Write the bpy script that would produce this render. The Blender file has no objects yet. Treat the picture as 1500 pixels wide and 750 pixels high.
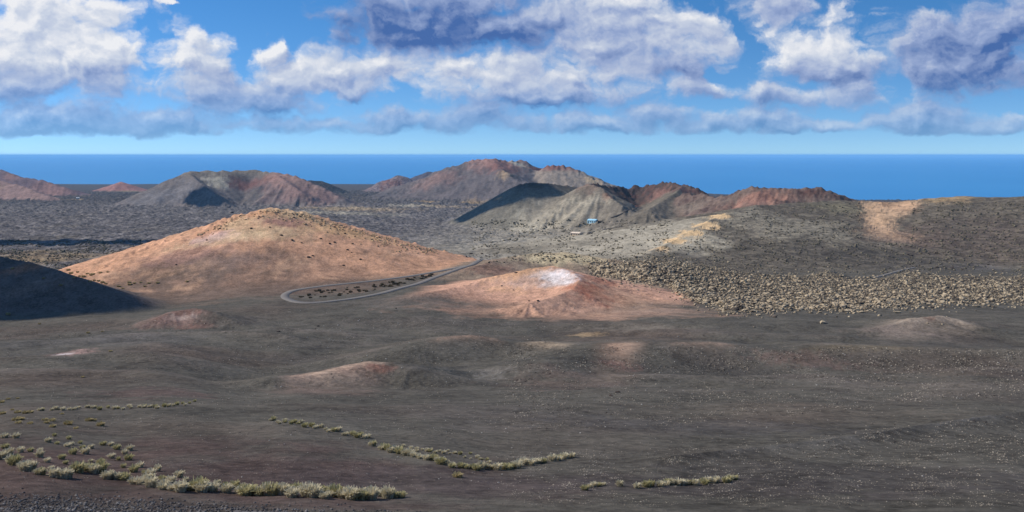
import bpy, math, random
import numpy as np

# ------------------------------------------------------------------ camera, sky, sun, exposure
SC = bpy.context.scene
COL = SC.collection
F = 1410.0            # focal length in pixels of the 1500 px wide photograph
HOR = 227.0           # eye level in the photograph
SEA = -230.0          # sea level, camera stands at z = 0
PI = math.pi
rng = np.random.default_rng(7)
random.seed(7)

cam = bpy.data.cameras.new('camera')
cam.sensor_width = 36.0
cam.lens = 36.0 * F / 1500.0
cam.shift_y = -(375.0 - HOR) / 1500.0
cam.clip_start = 0.5
cam.clip_end = 500000.0
cam_o = bpy.data.objects.new('camera', cam)
cam_o.location = (0, 0, 0)
cam_o.rotation_euler = (PI / 2, 0, 0)
COL.objects.link(cam_o)
SC.camera = cam_o

SUN_EL = math.radians(40.0)
SUN_AZ = math.radians(-80.0)          # from the left, slightly beyond the camera
SUN_DIR = (math.sin(SUN_AZ) * math.cos(SUN_EL), math.cos(SUN_AZ) * math.cos(SUN_EL), math.sin(SUN_EL))
sl = bpy.data.lights.new('sun', 'SUN')
sl.energy = 3.6
sl.angle = math.radians(0.53)
sl.color = (1.0, 0.93, 0.83)
so = bpy.data.objects.new('sun', sl)
from mathutils import Vector
so.rotation_euler = Vector(SUN_DIR).to_track_quat('Z', 'Y').to_euler()
so.location = (0, 0, 3000)
COL.objects.link(so)

SC.render.engine = 'CYCLES'
SC.cycles.use_denoising = True
SC.cycles.max_bounces = 5
SC.cycles.volume_bounces = 2
SC.view_settings.view_transform = 'Standard'
SC.view_settings.look = 'None'
SC.view_settings.exposure = 0.25
SC.view_settings.gamma = 1.0
SC.view_settings.use_curve_mapping = False


def lin(r, g, b, k=1.0):
    return tuple(k * (((c / 255.0) / 12.92) if c / 255.0 <= 0.04045 else ((c / 255.0 + 0.055) / 1.055) ** 2.4) for c in (r, g, b))


class NT:
    """small helper to write node trees"""
    def __init__(self, tree):
        self.t = tree
    def n(self, typ, **kw):
        nd = self.t.nodes.new(typ)
        for k, v in kw.items():
            setattr(nd, k, v)
        return nd
    def put(self, sock, v):
        if hasattr(v, 'is_output') or isinstance(v, bpy.types.NodeSocket):
            self.t.links.new(v, sock)
        else:
            sock.default_value = v
    def math(self, op, a, b=None, c=None, clamp=False):
        nd = self.n('ShaderNodeMath', operation=op, use_clamp=clamp)
        self.put(nd.inputs[0], a)
        if b is not None: self.put(nd.inputs[1], b)
        if c is not None: self.put(nd.inputs[2], c)
        return nd.outputs[0]
    def vm(self, op, a, b=None):
        nd = self.n('ShaderNodeVectorMath', operation=op)
        self.put(nd.inputs[0], a)
        if b is not None: self.put(nd.inputs[1], b)
        return nd.outputs['Value'] if op in ('LENGTH', 'DOT_PRODUCT') else nd.outputs[0]
    def smooth(self, v, a, b, lo=0.0, hi=1.0):
        nd = self.n('ShaderNodeMapRange', interpolation_type='SMOOTHSTEP')
        self.put(nd.inputs[0], v)
        nd.inputs[1].default_value = a; nd.inputs[2].default_value = b
        nd.inputs[3].default_value = lo; nd.inputs[4].default_value = hi
        return nd.outputs[0]
    def noise(self, vec, scale, detail=6.0, rough=0.55, dist=0.0, dims='3D'):
        nd = self.n('ShaderNodeTexNoise', noise_dimensions=dims)
        self.put(nd.inputs['Vector'], vec)
        nd.inputs['Scale'].default_value = scale
        nd.inputs['Detail'].default_value = detail
        nd.inputs['Roughness'].default_value = rough
        nd.inputs['Distortion'].default_value = dist
        return nd.outputs[0]
    def mix(self, f, a, b, blend='MIX'):
        nd = self.n('ShaderNodeMix', data_type='RGBA', blend_type=blend)
        self.put(nd.inputs['Factor'], f)
        self.put(nd.inputs['A'], a if not isinstance(a, tuple) else (*a[:3], 1))
        self.put(nd.inputs['B'], b if not isinstance(b, tuple) else (*b[:3], 1))
        return nd.outputs['Result']


CLOUD_LO, CLOUD_HI = .26, .74
SKY_TINT = (1.0, 1.0, 1.04)
SKY_STRENGTH = .118
# clouds: (px, py, half width, half height, tone) measured in the photograph, turned into azimuth and elevation
BLOBS = [
    (50, 55, 140, 62, .95), (135, 72, 62, 50, .92), (40, 128, 130, 30, .45), (150, 115, 45, 22, .55),
    (285, 90, 62, 48, .85), (330, 125, 85, 36, .5), (395, 150, 120, 16, .3),
    (465, 112, 80, 40, .75), (400, 75, 26, 24, .75), (520, 128, 40, 18, .5),
    (600, 35, 140, 50, .10), (735, 45, 95, 45, .16), (840, 25, 90, 45, .55), (660, -10, 140, 30, .5),
    (690, 108, 145, 46, .78), (850, 118, 115, 44, .66), (800, 145, 150, 18, .3),
    (940, 20, 95, 40, .72), (1015, 58, 68, 56, .72), (1000, 95, 60, 18, .25),
    (1205, 62, 82, 55, .88), (1130, 8, 70, 28, .5), (1215, 105, 75, 20, .3), (1250, 132, 55, 26, .55), (1190, 138, 40, 18, .5),
    (1370, 100, 62, 42, .32), (1455, 105, 75, 36, .30), (1350, 50, 45, 40, .35), (1470, 30, 60, 50, .3),
    (1115, 135, 42, 26, .42), (1030, 132, 40, 18, .5),
    (110, 180, 190, 24, .20), (250, 184, 80, 18, .22), (30, 176, 100, 18, .2),
    (560, 176, 95, 20, .24), (420, 182, 100, 15, .2), (700, 172, 70, 24, .3), (850, 180, 140, 17, .32), (960, 168, 80, 16, .35),
    (1040, 184, 100, 14, .3), (1210, 184, 130, 15, .32), (1340, 172, 70, 26, .32), (1440, 185, 100, 17, .34), (1130, 170, 60, 14, .35),
    (250, 2, 20, 4, .6), (1420, 60, 80, 40, .3), (560, 90, 60, 30, .7), (900, 70, 80, 40, .6), (100, 20, 110, 40, .9),
]


def build_world():
    w = bpy.data.worlds.new('World')
    SC.world = w
    w.use_nodes = True
    t = w.node_tree
    t.nodes.clear()
    T = NT(t)
    # --- group: cloud density at (azimuth, elevation)
    g = bpy.data.node_groups.new('cloud_density', 'ShaderNodeTree')
    g.interface.new_socket('P', in_out='INPUT', socket_type='NodeSocketVector')
    g.interface.new_socket('Density', in_out='OUTPUT', socket_type='NodeSocketFloat')
    g.interface.new_socket('Tone', in_out='OUTPUT', socket_type='NodeSocketFloat')
    G = NT(g)
    gi = G.n('NodeGroupInput'); go = G.n('NodeGroupOutput')
    P = gi.outputs[0]
    warp = G.n('ShaderNodeTexNoise')
    G.put(warp.inputs['Vector'], P)
    warp.inputs['Scale'].default_value = 20.0
    warp.inputs['Detail'].default_value = 6.0
    warp.inputs['Roughness'].default_value = .6
    wv = G.vm('MULTIPLY', G.vm('SUBTRACT', warp.outputs['Color'], (.5, .5, .5)), (.075, .04, 0))
    Q = G.vm('ADD', P, wv)
    acc = None; tsum = None
    for (px, py, rx, ry, tone) in BLOBS:
        u0 = math.atan((px - 750) / F)
        v0 = (HOR - py) / F * math.cos(u0)
        d = G.vm('MULTIPLY', G.vm('SUBTRACT', Q, (u0, v0, 0)), (F / rx * .72, F / ry * .74, 0))
        l2 = G.vm('DOT_PRODUCT', d, d)
        wgt = G.math('POWER', .012, l2)
        acc = wgt if acc is None else G.math('ADD', acc, wgt)
        tsum = G.math('MULTIPLY_ADD', wgt, tone, tsum if tsum is not None else 0.0)
    sep = G.n('ShaderNodeSeparateXYZ'); G.put(sep.inputs[0], P)
    flat = G.vm('MULTIPLY', Q, (1.0, 1.5, 1.0))
    n1 = G.noise(flat, 13.0, 8.0, .56, .0)
    vo = G.n('ShaderNodeTexVoronoi', feature='SMOOTH_F1', voronoi_dimensions='2D')
    G.put(vo.inputs['Vector'], flat)
    vo.inputs['Scale'].default_value = 26.0
    vo.inputs['Detail'].default_value = 3.0
    vo.inputs['Roughness'].default_value = .5
    vo.inputs['Smoothness'].default_value = .35
    # beyond the frame of the photograph the same kind of sky goes on
    fu = G.smooth(G.math('ABSOLUTE', sep.outputs[0]), .52, .66)
    fv = G.smooth(sep.outputs[1], .165, .24)
    fo = G.math('MULTIPLY', G.math('MAXIMUM', fu, fv), .5)
    D0 = G.math('MAXIMUM', G.math('POWER', G.math('MINIMUM', acc, 1.3), .3333), fo)
    D1 = G.math('ADD', D0, G.math('MULTIPLY', G.math('SUBTRACT', n1, .5), 1.25))
    D2 = G.math('ADD', D1, G.math('MULTIPLY', G.math('SUBTRACT', .42, vo.outputs['Distance']), .42))
    D3 = G.math('SUBTRACT', D2, G.smooth(sep.outputs[1], .024, .008, 0, .5))
    G.put(go.inputs[0], D3)
    tn = G.math('DIVIDE', G.math('ADD', tsum, .004), G.math('ADD', acc, .01))
    G.put(go.inputs[1], tn)
    # --- directions
    tc = T.n('ShaderNodeTexCoord')
    s = T.n('ShaderNodeSeparateXYZ'); T.put(s.inputs[0], tc.outputs['Generated'])
    u = T.math('ARCTAN2', s.outputs[0], s.outputs[1])
    hyp = T.math('SQRT', T.math('ADD', T.math('MULTIPLY', s.outputs[0], s.outputs[0]), T.math('MULTIPLY', s.outputs[1], s.outputs[1])))
    v = T.math('ARCTAN2', s.outputs[2], hyp)
    cb = T.n('ShaderNodeCombineXYZ'); T.put(cb.inputs[0], u); T.put(cb.inputs[1], v)
    P0 = cb.outputs[0]
    def dens(off):
        nd = T.n('ShaderNodeGroup'); nd.node_tree = g
        T.put(nd.inputs[0], T.vm('ADD', P0, off))
        return nd.outputs[0], nd.outputs[1]
    d0, tone = dens((0, 0, 0))
    d1, _ = dens((-.0055, .0075, 0))
    cover = T.smooth(d0, CLOUD_LO, CLOUD_HI)
    lit = T.math("MULTIPLY", T.math("SUBTRACT", d0, d1), .85)
    bright = T.math('ADD', T.math('MULTIPLY', tone, .95), lit)  # cloud light and shade painted from blob tone and density slope towards the sun
    bright = T.math('ADD', bright, T.smooth(d0, .25, .9, .14, -.08), clamp=True)
    ramp = T.n('ShaderNodeValToRGB')
    T.put(ramp.inputs[0], bright)
    e = ramp.color_ramp.elements
    e[0].position = 0.0; e[0].color = (*lin(66, 97, 154), 1)
    e[1].position = 1.0; e[1].color = (*lin(224, 224, 226), 1)
    m = e.new(.4); m.color = (*lin(140, 156, 192), 1)
    m = e.new(.75); m.color = (*lin(190, 197, 211), 1)
    sky = T.n('ShaderNodeTexSky', sky_type='NISHITA')
    sky.sun_disc = False
    sky.sun_elevation = SUN_EL
    sky.sun_rotation = SUN_AZ
    sky.altitude = 300
    sky.air_density = 1.0
    sky.dust_density = 0.0
    sky.ozone_density = 2.0
    lift = T.n('ShaderNodeCombineXYZ')
    T.put(lift.inputs[0], s.outputs[0]); T.put(lift.inputs[1], s.outputs[1])
    T.put(lift.inputs[2], T.math('ADD', T.math('MULTIPLY', T.math("ABSOLUTE", s.outputs[2]), 1.9), .10))
    T.put(sky.inputs['Vector'], T.vm('NORMALIZE', lift.outputs[0]))
    hsv = T.n('ShaderNodeHueSaturation')
    hsv.inputs['Saturation'].default_value = 1.34
    T.put(hsv.inputs['Color'], sky.outputs[0])
    tint = T.mix(1.0, hsv.outputs[0], SKY_TINT, 'MULTIPLY')
    bg = T.n('ShaderNodeBackground'); T.put(bg.inputs[0], tint); bg.inputs[1].default_value = SKY_STRENGTH
    bc = T.n('ShaderNodeBackground'); T.put(bc.inputs[0], ramp.outputs[0]); bc.inputs[1].default_value = 1.0
    mx = T.n('ShaderNodeMixShader')
    T.put(mx.inputs[0], T.math('MULTIPLY', cover, T.smooth(v, .022, .085, .5, .95))); T.put(mx.inputs[1], bg.outputs[0]); T.put(mx.inputs[2], bc.outputs[0])
    out = T.n('ShaderNodeOutputWorld'); T.put(out.inputs[0], mx.outputs[0])
    w.cycles.sampling_method = 'MANUAL'
    w.cycles.sample_map_resolution = 512


build_world()

# ------------------------------------------------------------------ noise in numpy
_perm = rng.permutation(1024).astype(np.int32)
_ga = rng.uniform(0, 2 * PI, 1024)
_gx, _gy = np.cos(_ga), np.sin(_ga)


def gnoise(x, y):
    xi = np.floor(x).astype(np.int64); yi = np.floor(y).astype(np.int64)
    xf = x - xi; yf = y - yi
    u = xf * xf * xf * (xf * (xf * 6 - 15) + 10); v = yf * yf * yf * (yf * (yf * 6 - 15) + 10)
    def g(ix, iy, dx, dy):
        h = _perm[(_perm[ix & 1023] + iy) & 1023]
        return _gx[h] * dx + _gy[h] * dy
    a = g(xi, yi, xf, yf); b = g(xi + 1, yi, xf - 1, yf)
    c = g(xi, yi + 1, xf, yf - 1); d = g(xi + 1, yi + 1, xf - 1, yf - 1)
    return 1.4 * ((a * (1 - u) + b * u) * (1 - v) + (c * (1 - u) + d * u) * v)


def fbm(x, y, wl, octs=5, gain=.5, seed=0.0):
    s = np.zeros_like(x); amp = 1.0; fr = 1.0 / wl
    for o in range(octs):
        s += amp * gnoise(x * fr + 17.3 * o + seed * 7.1, y * fr - 9.7 * o + seed * 3.3)
        amp *= gain; fr *= 2.03
    return s


def ridged(x, y, wl, octs=4, gain=.5, seed=0.0):
    s = np.zeros_like(x); amp = 1.0; fr = 1.0 / wl
    for o in range(octs):
        s += amp * (1 - 2 * np.abs(gnoise(x * fr + 31.3 * o + seed * 5.1, y * fr - 13.7 * o + seed * 2.3)))
        amp *= gain; fr *= 2.07
    return s


def sstep(a, b, x):
    t = np.clip((x - a) / (b - a), 0, 1)
    return t * t * (3 - 2 * t)


# ------------------------------------------------------------------ terrain: polar sheet with fine rows in view
th_f = np.linspace(math.radians(-33), math.radians(33), 1060)
th_b = np.linspace(math.radians(33), math.radians(327), 170)[1:-1]
TH = np.concatenate([th_f, th_b])            # wraps round
NC = len(TH); NF = len(th_f)
R = np.concatenate([np.linspace(.8, 42, 26)[:-1], np.exp(np.linspace(math.log(42), math.log(9200), 770))])
NR = len(R)
THG, RG = np.meshgrid(TH, R)                 # rows = distance
XG = RG * np.sin(THG); YG = RG * np.cos(THG)


def zof(d, y):
    return -(y - HOR) * d / F


def px2th(px):
    return math.atan((px - 750.0) / F)


FAR = [(2800, 300), (4000, 286), (5500, 277.5), (7400, 270)]
FAR_R = [(2500, 312), (3400, 301), (4400, 295), (4900, 292.6), (5300, 296)]
BASE = {
    -300: [(46, 745), (60, 690), (80, 645), (105, 615), (135, 592), (185, 560), (270, 525), (370, 492), (470, 465), (550, 452), (700, 425), (850, 400), (1000, 375), (1150, 355), (1500, 332), (2000, 314)] + FAR,
    0: [(46, 748), (60, 690), (80, 645), (105, 615), (135, 594), (185, 562), (270, 526), (370, 492), (470, 465), (550, 452), (700, 425), (850, 400), (1000, 375), (1150, 355), (1500, 332), (2000, 314)] + FAR,
    200: [(46, 752), (60, 705), (80, 655), (105, 618), (130, 596), (185, 562), (270, 522), (370, 487), (470, 460), (550, 445), (700, 418), (850, 395), (1000, 372), (1150, 355), (1500, 332), (2000, 314)] + FAR,
    400: [(46, 760), (57, 722), (80, 655), (102, 618), (140, 592), (190, 572), (230, 565), (265, 549), (310, 522), (360, 489), (450, 454), (520, 440), (600, 421), (700, 402), (850, 378), (1100, 352), (1500, 333), (2000, 314)] + FAR,
    600: [(46, 762), (57, 730), (80, 668), (105, 625), (140, 595), (195, 574), (230, 566), (265, 554), (305, 532), (360, 496), (450, 452), (520, 434), (600, 418), (720, 397), (900, 374), (1100, 358), (1500, 341), (2000, 322)] + FAR,
    750: [(46, 764), (56, 735), (80, 680), (105, 636), (140, 596), (200, 575), (235, 563), (265, 556), (300, 537), (345, 510), (420, 472), (500, 451), (600, 428), (750, 402), (900, 384), (1100, 364), (1400, 350), (1800, 334), (2500, 311)] + FAR[1:],
    1000: [(46, 764), (57, 735), (80, 685), (105, 643), (140, 602), (200, 572), (235, 560), (262, 553), (300, 536), (345, 507), (400, 470), (480, 453), (550, 441), (700, 415), (850, 394), (1000, 374), (1300, 350), (1700, 330), (2000, 322), (2500, 311), (4000, 291), (5200, 285), (5900, 282), (6300, 285)],
    1250: [(46, 764), (57, 738), (80, 685), (105, 646), (140, 606), (200, 571), (235, 559), (262, 552), (300, 537), (345, 508), (400, 474), (480, 455), (560, 442), (700, 416), (850, 395), (1000, 376), (1300, 350), (1700, 330), (2000, 322)] + FAR_R,
    1500: [(46, 764), (57, 738), (80, 690), (105, 650), (140, 608), (200, 571), (235, 559), (262, 552), (300, 538), (345, 510), (400, 478), (480, 458), (560, 444), (700, 417), (850, 396), (1000, 377), (1300, 350), (1700, 330), (2000, 322)] + FAR_R,
}
bk = sorted(BASE)
LR = np.log(R)
cols = []
for px in bk:
    c = math.cos(px2th(px))
    rr = [.8, 6, 22] + [d / c for d, _ in BASE[px]] + [9000 / c]
    zz = [-1.8, -4.5, -10.0] + [zof(d, y) for d, y in BASE[px]] + [SEA - 25]
    z = np.interp(LR, np.log(rr), zz)
    k = np.exp(-.5 * (np.arange(-14, 15) / 5.0) ** 2); k /= k.sum()
    z = np.convolve(np.pad(z, 14, mode='edge'), k, mode='valid')
    cols.append(z)
cols = np.array(cols)                        # (ncol, NR)
bth = np.array([px2th(p) for p in bk])
thw = np.where(TH > PI, TH - 2 * PI, TH)
ZG = np.empty_like(XG)
thq = np.clip(thw, bth[0], bth[-1])
idx = np.clip(np.searchsorted(bth, thq) - 1, 0, len(bth) - 2)
tt = (thq - bth[idx]) / (bth[idx + 1] - bth[idx])
tt = tt * tt * (3 - 2 * tt)
ZG = (cols[idx].T * (1 - tt) + cols[idx + 1].T * tt)

# gentle relief of the ash plain
amp = np.clip((RG - 30) / 400, .08, 1.0) * sstep(9000, 7000, RG)
ZG = ZG + amp * (1.7 * fbm(XG, YG, 95, 3, .45, 1)) * sstep(900, 500, RG) + .10 * np.clip(RG / 120, .4, 2.5) * fbm(XG, YG, 11, 4, .5, 2) * sstep(900, 500, RG)
# dune-like wind folds across the middle ground
fold = gnoise(XG / 46 + .5 * gnoise(XG / 40, YG / 40), YG / 20 + .6 * gnoise(XG / 60 + 7, YG / 50)) + .35 * gnoise(XG / 20, YG / 9)
ZG += sstep(150, 260, RG) * sstep(470, 360, RG) * 1.5 * fold

# wind ripples on the near slope
ZG += sstep(44, 49, YG) * sstep(84, 66, YG) * sstep(2, 14, XG) * .09 * gnoise(XG / 5.5 + .6 * gnoise(XG / 3, YG / 3), YG / 1.5)

# rough lava plain
lava_far = sstep(820, 950, YG + 60 * fbm(XG, YG, 120, 3, .5, 4)) * sstep(6500, 4500, RG)
lv = .5 * ridged(XG, YG * .8, 34, 4, .6, 3) + .8 * fbm(XG, YG, 48, 5, .65, 6)
lavamp = np.clip(RG / 1000, .6, 3)
ZG += lava_far * lavamp * (1.6 * lv + 1.1 * fbm(XG, YG, 14, 3, .6, 5))
ZB = ZG.copy()


def W(px, d):
    return np.array([(px - 750.0) / F * d, d])


FEATS = []
CREST = {}


def ridge(name, pts, slope, k, front=None, back=None, gully=.12, gl=16.0, rough=0.0, wl=20.0, rnd=0.0, crag=0.0, cl=15.0, key=None):
    """a crest line with flanks falling away on both sides, merged smoothly into the ground"""
    global ZG
    P = np.array([[*W(p[0], p[2]), zof(p[2], p[1])] for p in pts])
    hmax = P[:, 2].max()
    far_ = P[:, 1].mean()
    low = -np.interp(far_, [50, 100, 200, 300, 500, 900, 1800, 2800, 4000, 5600], [26, 36, 56, 70, 92, 112, 145, 155, 180, 205])
    reach = min((hmax - low) / max(.08, min(front or slope, back or slope, slope)) * 1.15 + 2 * k, 1600)
    x0, x1 = P[:, 0].min() - reach, P[:, 0].max() + reach
    y0, y1 = P[:, 1].min() - reach, P[:, 1].max() + reach
    m = (XG > x0) & (XG < x1) & (YG > y0) & (YG < y1)
    x = XG[m]; y = YG[m]; zb = ZG[m]
    best = np.full_like(x, -1e9); cd = np.full_like(x, 1e9)
    segs = list(zip(P[:-1], P[1:])) if len(P) > 1 else [(P[0], P[0] + [.1, 0, 0])]
    for a, b in segs:
        dx, dy = b[0] - a[0], b[1] - a[1]
        L2 = dx * dx + dy * dy
        t = np.clip(((x - a[0]) * dx + (y - a[1]) * dy) / L2, 0, 1)
        nx = a[0] + t * dx; ny = a[1] + t * dy
        ex = x - nx; ey = y - ny
        dist = np.sqrt(ex * ex + ey * ey) + 1e-6
        ux, uy = ex / dist, ey / dist
        q = gnoise((nx + ux * gl * 3) / gl, (ny + uy * gl * 3) / gl) + .5 * gnoise((nx + ux * gl * 3) / gl * 2.3 + 5, (ny + uy * gl * 3) / gl * 2.3)
        toward = -(ex * nx + ey * ny) / (dist * math.hypot(nx.mean(), ny.mean()))      # >0 on the near side
        s = slope
        if front is not None or back is not None:
            f_ = front if front is not None else slope; b_ = back if back is not None else slope
            wgt = sstep(-.35, .35, toward)
            s = b_ + (f_ - b_) * wgt
        dd = np.sqrt(dist * dist + rnd * rnd) - rnd
        z = a[2] + t * (b[2] - a[2]) - s * dd * (1 + gully * q)
        cd = np.minimum(cd, dist)
        best = np.maximum(best, z)
    if rough:
        best = best + rough * fbm(x, y, wl, 4, .55, len(FEATS) + 11)
    if crag:
        best = best + crag * np.exp(-cd / cl) * (ridged(x, y, cl * .8, 3, .55, len(FEATS) + 3) - .6)
    h = np.clip(.5 + .5 * (best - zb) / k, 0, 1)
    zn = zb * (1 - h) + best * h + k * h * (1 - h)
    ZG[m] = zn
    w = np.zeros_like(ZG)
    w[m] = np.clip((best - zb + .25 * k) / (.5 * k), 0, 1)
    FEATS.append((name, w, key or name))
    c_full = CREST.get(key, np.full(XG.shape, 1e6, np.float32))
    c_full[m] = np.minimum(c_full[m], cd); CREST[key] = c_full


# far hills first
ridge('distant_hill', [(610, 257, 5600), (628, 250, 5600), (648, 252, 5600)], .5, 15, key='far_dark')
ridge('distant_hill', [(455, 262, 4300), (470, 264, 4300), (490, 272, 4300), (510, 280, 4300)], .45, 12, key='far_dark2')
ridge('distant_hill', [(545, 274, 4700), (566, 262, 4700), (583, 256, 4700), (600, 261, 4700), (618, 268, 4700)], .5, 12, rough=5, wl=60, key='far_red')
ridge('distant_hill', [(150, 276, 4900), (166, 270, 4900), (177, 266, 4900), (190, 272, 4900), (205, 277, 4900)], .35, 10, key='far_pink')
ridge('distant_hill', [(-160, 236, 4000), (-60, 242, 4000), (-5, 246, 4000), (25, 257, 3900), (62, 264, 3850), (98, 275, 3800), (130, 282, 3800)], .45, 14, rough=5, wl=80, key='far_left')
ridge('distant_hill', [(-200, 244, 3400), (-60, 257, 3400), (0, 264, 3300), (35, 273, 3250), (70, 287, 3150)], .42, 14, rough=3, wl=60, key='left_pale')
# big crater mountain
ridge('crater_mountain', [(572, 297, 3300), (615, 276, 3400), (645, 256, 3450), (668, 242, 3500), (692, 235, 3500), (720, 233, 3480), (745, 234, 3560), (765, 236, 3620), (782, 249, 3650)], .42, 22, front=.36, rough=9, wl=110, gully=.05, gl=90, crag=6, cl=60, key='mountain')
ridge('crater_mountain', [(720, 233, 3480), (736, 249, 3320), (755, 262, 3220), (780, 268, 3180)], .4, 8, rough=6, wl=60, gully=.05, gl=60, key='mountain')
ridge('crater_mountain', [(784, 256, 3500), (800, 245, 3480), (812, 241, 3450), (835, 245, 3440), (850, 253, 3430), (868, 263, 3400), (885, 272, 3380)], .42, 14, rough=6, wl=70, gully=.06, gl=60, crag=6, cl=50, key='mountain2')
# left cone
ridge('volcanic_cone', [(272, 252, 2700), (290, 250, 2720), (345, 249, 2800), (380, 250, 2820), (405, 252, 2780), (438, 259, 2740), (468, 272, 2700), (505, 292, 2640)], .58, 16, front=.45, rough=2.6, wl=60, gully=.12, gl=45, crag=1, cl=40, key='left_cone')
ridge('volcanic_cone', [(274, 252, 2700), (292, 266, 2600), (312, 282, 2520), (332, 297, 2460)], .55, 5, rough=2, wl=22, gully=.25, key='left_cone')
ridge('volcanic_cone', [(402, 252, 2780), (418, 264, 2690), (440, 280, 2600)], .5, 8, rough=2, wl=22, gully=.25, key='left_cone')
# cones of the middle distance
ridge('volcanic_cone', [(758, 270, 1830), (777, 266, 1800), (800, 267, 1800), (815, 270, 1840), (848, 273, 1880)], .56, 14, rough=.8, wl=20, gully=.06, key='black_cone')
ridge('cratered_cone', [(862, 268, 1740), (880, 274, 1715), (893, 288, 1680), (912, 301, 1630)], .56, 14, rough=.8, wl=14, gully=.16, gl=12, key='brown_cone')
ridge('cratered_cone', [(865, 269, 1760), (885, 273, 1900), (915, 274, 1990), (945, 272, 2000), (966, 269, 1960), (975, 267, 1930), (1000, 270, 1880), (1022, 277, 1840)], .6, 8, rough=3.0, wl=26, gully=.15, gl=20, crag=4, cl=30, key='crater_wall')
ridge('cratered_cone', [(1000, 272, 1860), (990, 282, 1760), (972, 293, 1670), (950, 306, 1590)], .5, 10, rough=1.2, wl=16, gully=.2, gl=12, key='brown_cone2')
ridge('red_ridge', [(1005, 284, 1700), (1030, 286, 1640), (1052, 289, 1600), (1075, 282, 1570), (1098, 275, 1550), (1125, 273, 1530), (1160, 276, 1510), (1195, 277, 1500), (1217, 278, 1500), (1232, 288, 1490)], .5, 8, rough=3.6, wl=30, gully=.12, gl=26, crag=3, cl=30, key='red_ridge')
# long slope on the right
ridge('long_ridge', [(948, 371, 830), (985, 352, 900), (1020, 333, 960), (1062, 312, 1040), (1105, 301, 1110), (1160, 297, 1160), (1225, 293, 1190), (1262, 294, 1190), (1300, 296, 1180), (1345, 292, 1180), (1400, 287, 1180), (1450, 289, 1170), (1500, 287, 1150), (1700, 285, 1100), (2100, 280, 1000)], .2, 12, front=.15, back=.3, rough=1.1, wl=40, gully=.05, gl=60, key='right_ridge')
# orange hill
ridge('orange_hill', [(150, 408, 640), (205, 387, 660), (255, 362, 680), (300, 339, 700), (345, 318, 715), (372, 312, 720), (395, 306, 722), (432, 310, 728), (475, 322, 735), (520, 335, 745), (580, 352, 765), (640, 368, 790), (690, 379, 810)], .34, 14, front=.28, rough=.7, wl=16, gully=.06, gl=30, rnd=1, crag=2.2, cl=16, key='orange_hill')
ridge('orange_hill', [(395, 311, 716), (372, 326, 696), (330, 345, 676)], .3, 9, rough=.5, wl=10, gully=.1, gl=12, key='orange_hill')
# low swell behind the central mound
ridge('pale_swell', [(690, 392, 640), (735, 378, 680), (780, 371, 700), (830, 369, 700), (885, 378, 690), (945, 387, 660)], .2, 8, rough=.25, wl=9, key='pale_swell')
# central mound with its horseshoe rim
ridge('central_mound', [(600, 440, 490), (650, 427, 515), (690, 415, 535), (735, 403, 552), (775, 394, 560), (808, 391, 562), (840, 398, 560), (880, 411, 555), (930, 428, 540), (985, 446, 510), (1030, 459, 490)], .26, 9, front=.2, rough=.18, wl=7, gully=.15, gl=9, crag=.5, cl=8, key='central_mound')
ridge('central_mound', [(812, 391, 561), (838, 398, 545), (850, 409, 522), (840, 423, 496), (812, 434, 478), (775, 443, 462)], .34, 3, rough=.1, wl=5, gully=.3, gl=6, key='central_mound')
# dark hill at the left border
ridge('dark_hill', [(-420, 322, 640), (-220, 340, 600), (-90, 358, 560), (0, 375, 538), (45, 384, 530), (90, 397, 522), (130, 411, 516), (165, 424, 510)], .42, 7, rough=.3, wl=9, gully=.1, key='dark_hill')
# small mounds and dune crests of the ash plain
ridge('mound', [(232, 464, 396), (255, 455, 404), (285, 451, 408), (312, 456, 404), (340, 468, 396)], .3, 2.5, rough=.12, wl=4, gully=.25, gl=5, key='red_mound')
ridge('dune', [(400, 552, 208), (455, 549, 216), (500, 540, 224), (540, 531, 230), (572, 532, 232), (600, 540, 228)], .3, 2.6, front=.26, rough=.08, wl=3, gully=.25, gl=5, rnd=2.5, key='mound_front')
ridge('dune', [(590, 512, 285), (620, 502, 293), (650, 495, 300), (685, 492, 305), (715, 496, 305), (750, 504, 300), (790, 502, 302), (830, 508, 298)], .26, 2.6, front=.24, rough=.15, wl=12, rnd=5, key='dune_a')
ridge('dune', [(790, 533, 252), (850, 517, 275), (905, 505, 288), (960, 502, 292), (1040, 503, 296), (1100, 508, 296), (1165, 514, 290), (1225, 507, 296), (1320, 509, 298), (1420, 513, 296), (1520, 514, 296), (1700, 512, 296)], .22, 2.6, front=.2, back=.2, rough=.25, wl=14, rnd=5, key='dune_b')
ridge('dune', [(1270, 485, 372), (1310, 474, 384), (1345, 465, 392), (1378, 462, 396), (1402, 469, 392), (1450, 482, 380)], .26, 3, rough=.15, wl=4, gully=.3, gl=6, key='pale_mound')
ridge('dune', [(980, 668, 84), (1060, 660, 90), (1160, 650, 97), (1260, 637, 106), (1350, 622, 117), (1450, 608, 128), (1560, 596, 138)], .4, 1.0, front=.15, back=.45, gully=.05, key='front_swell')
ridge('dune', [(150, 490, 350), (250, 486, 356), (340, 484, 356), (420, 490, 345)], .3, 2.0, key='dune_c')


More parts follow.
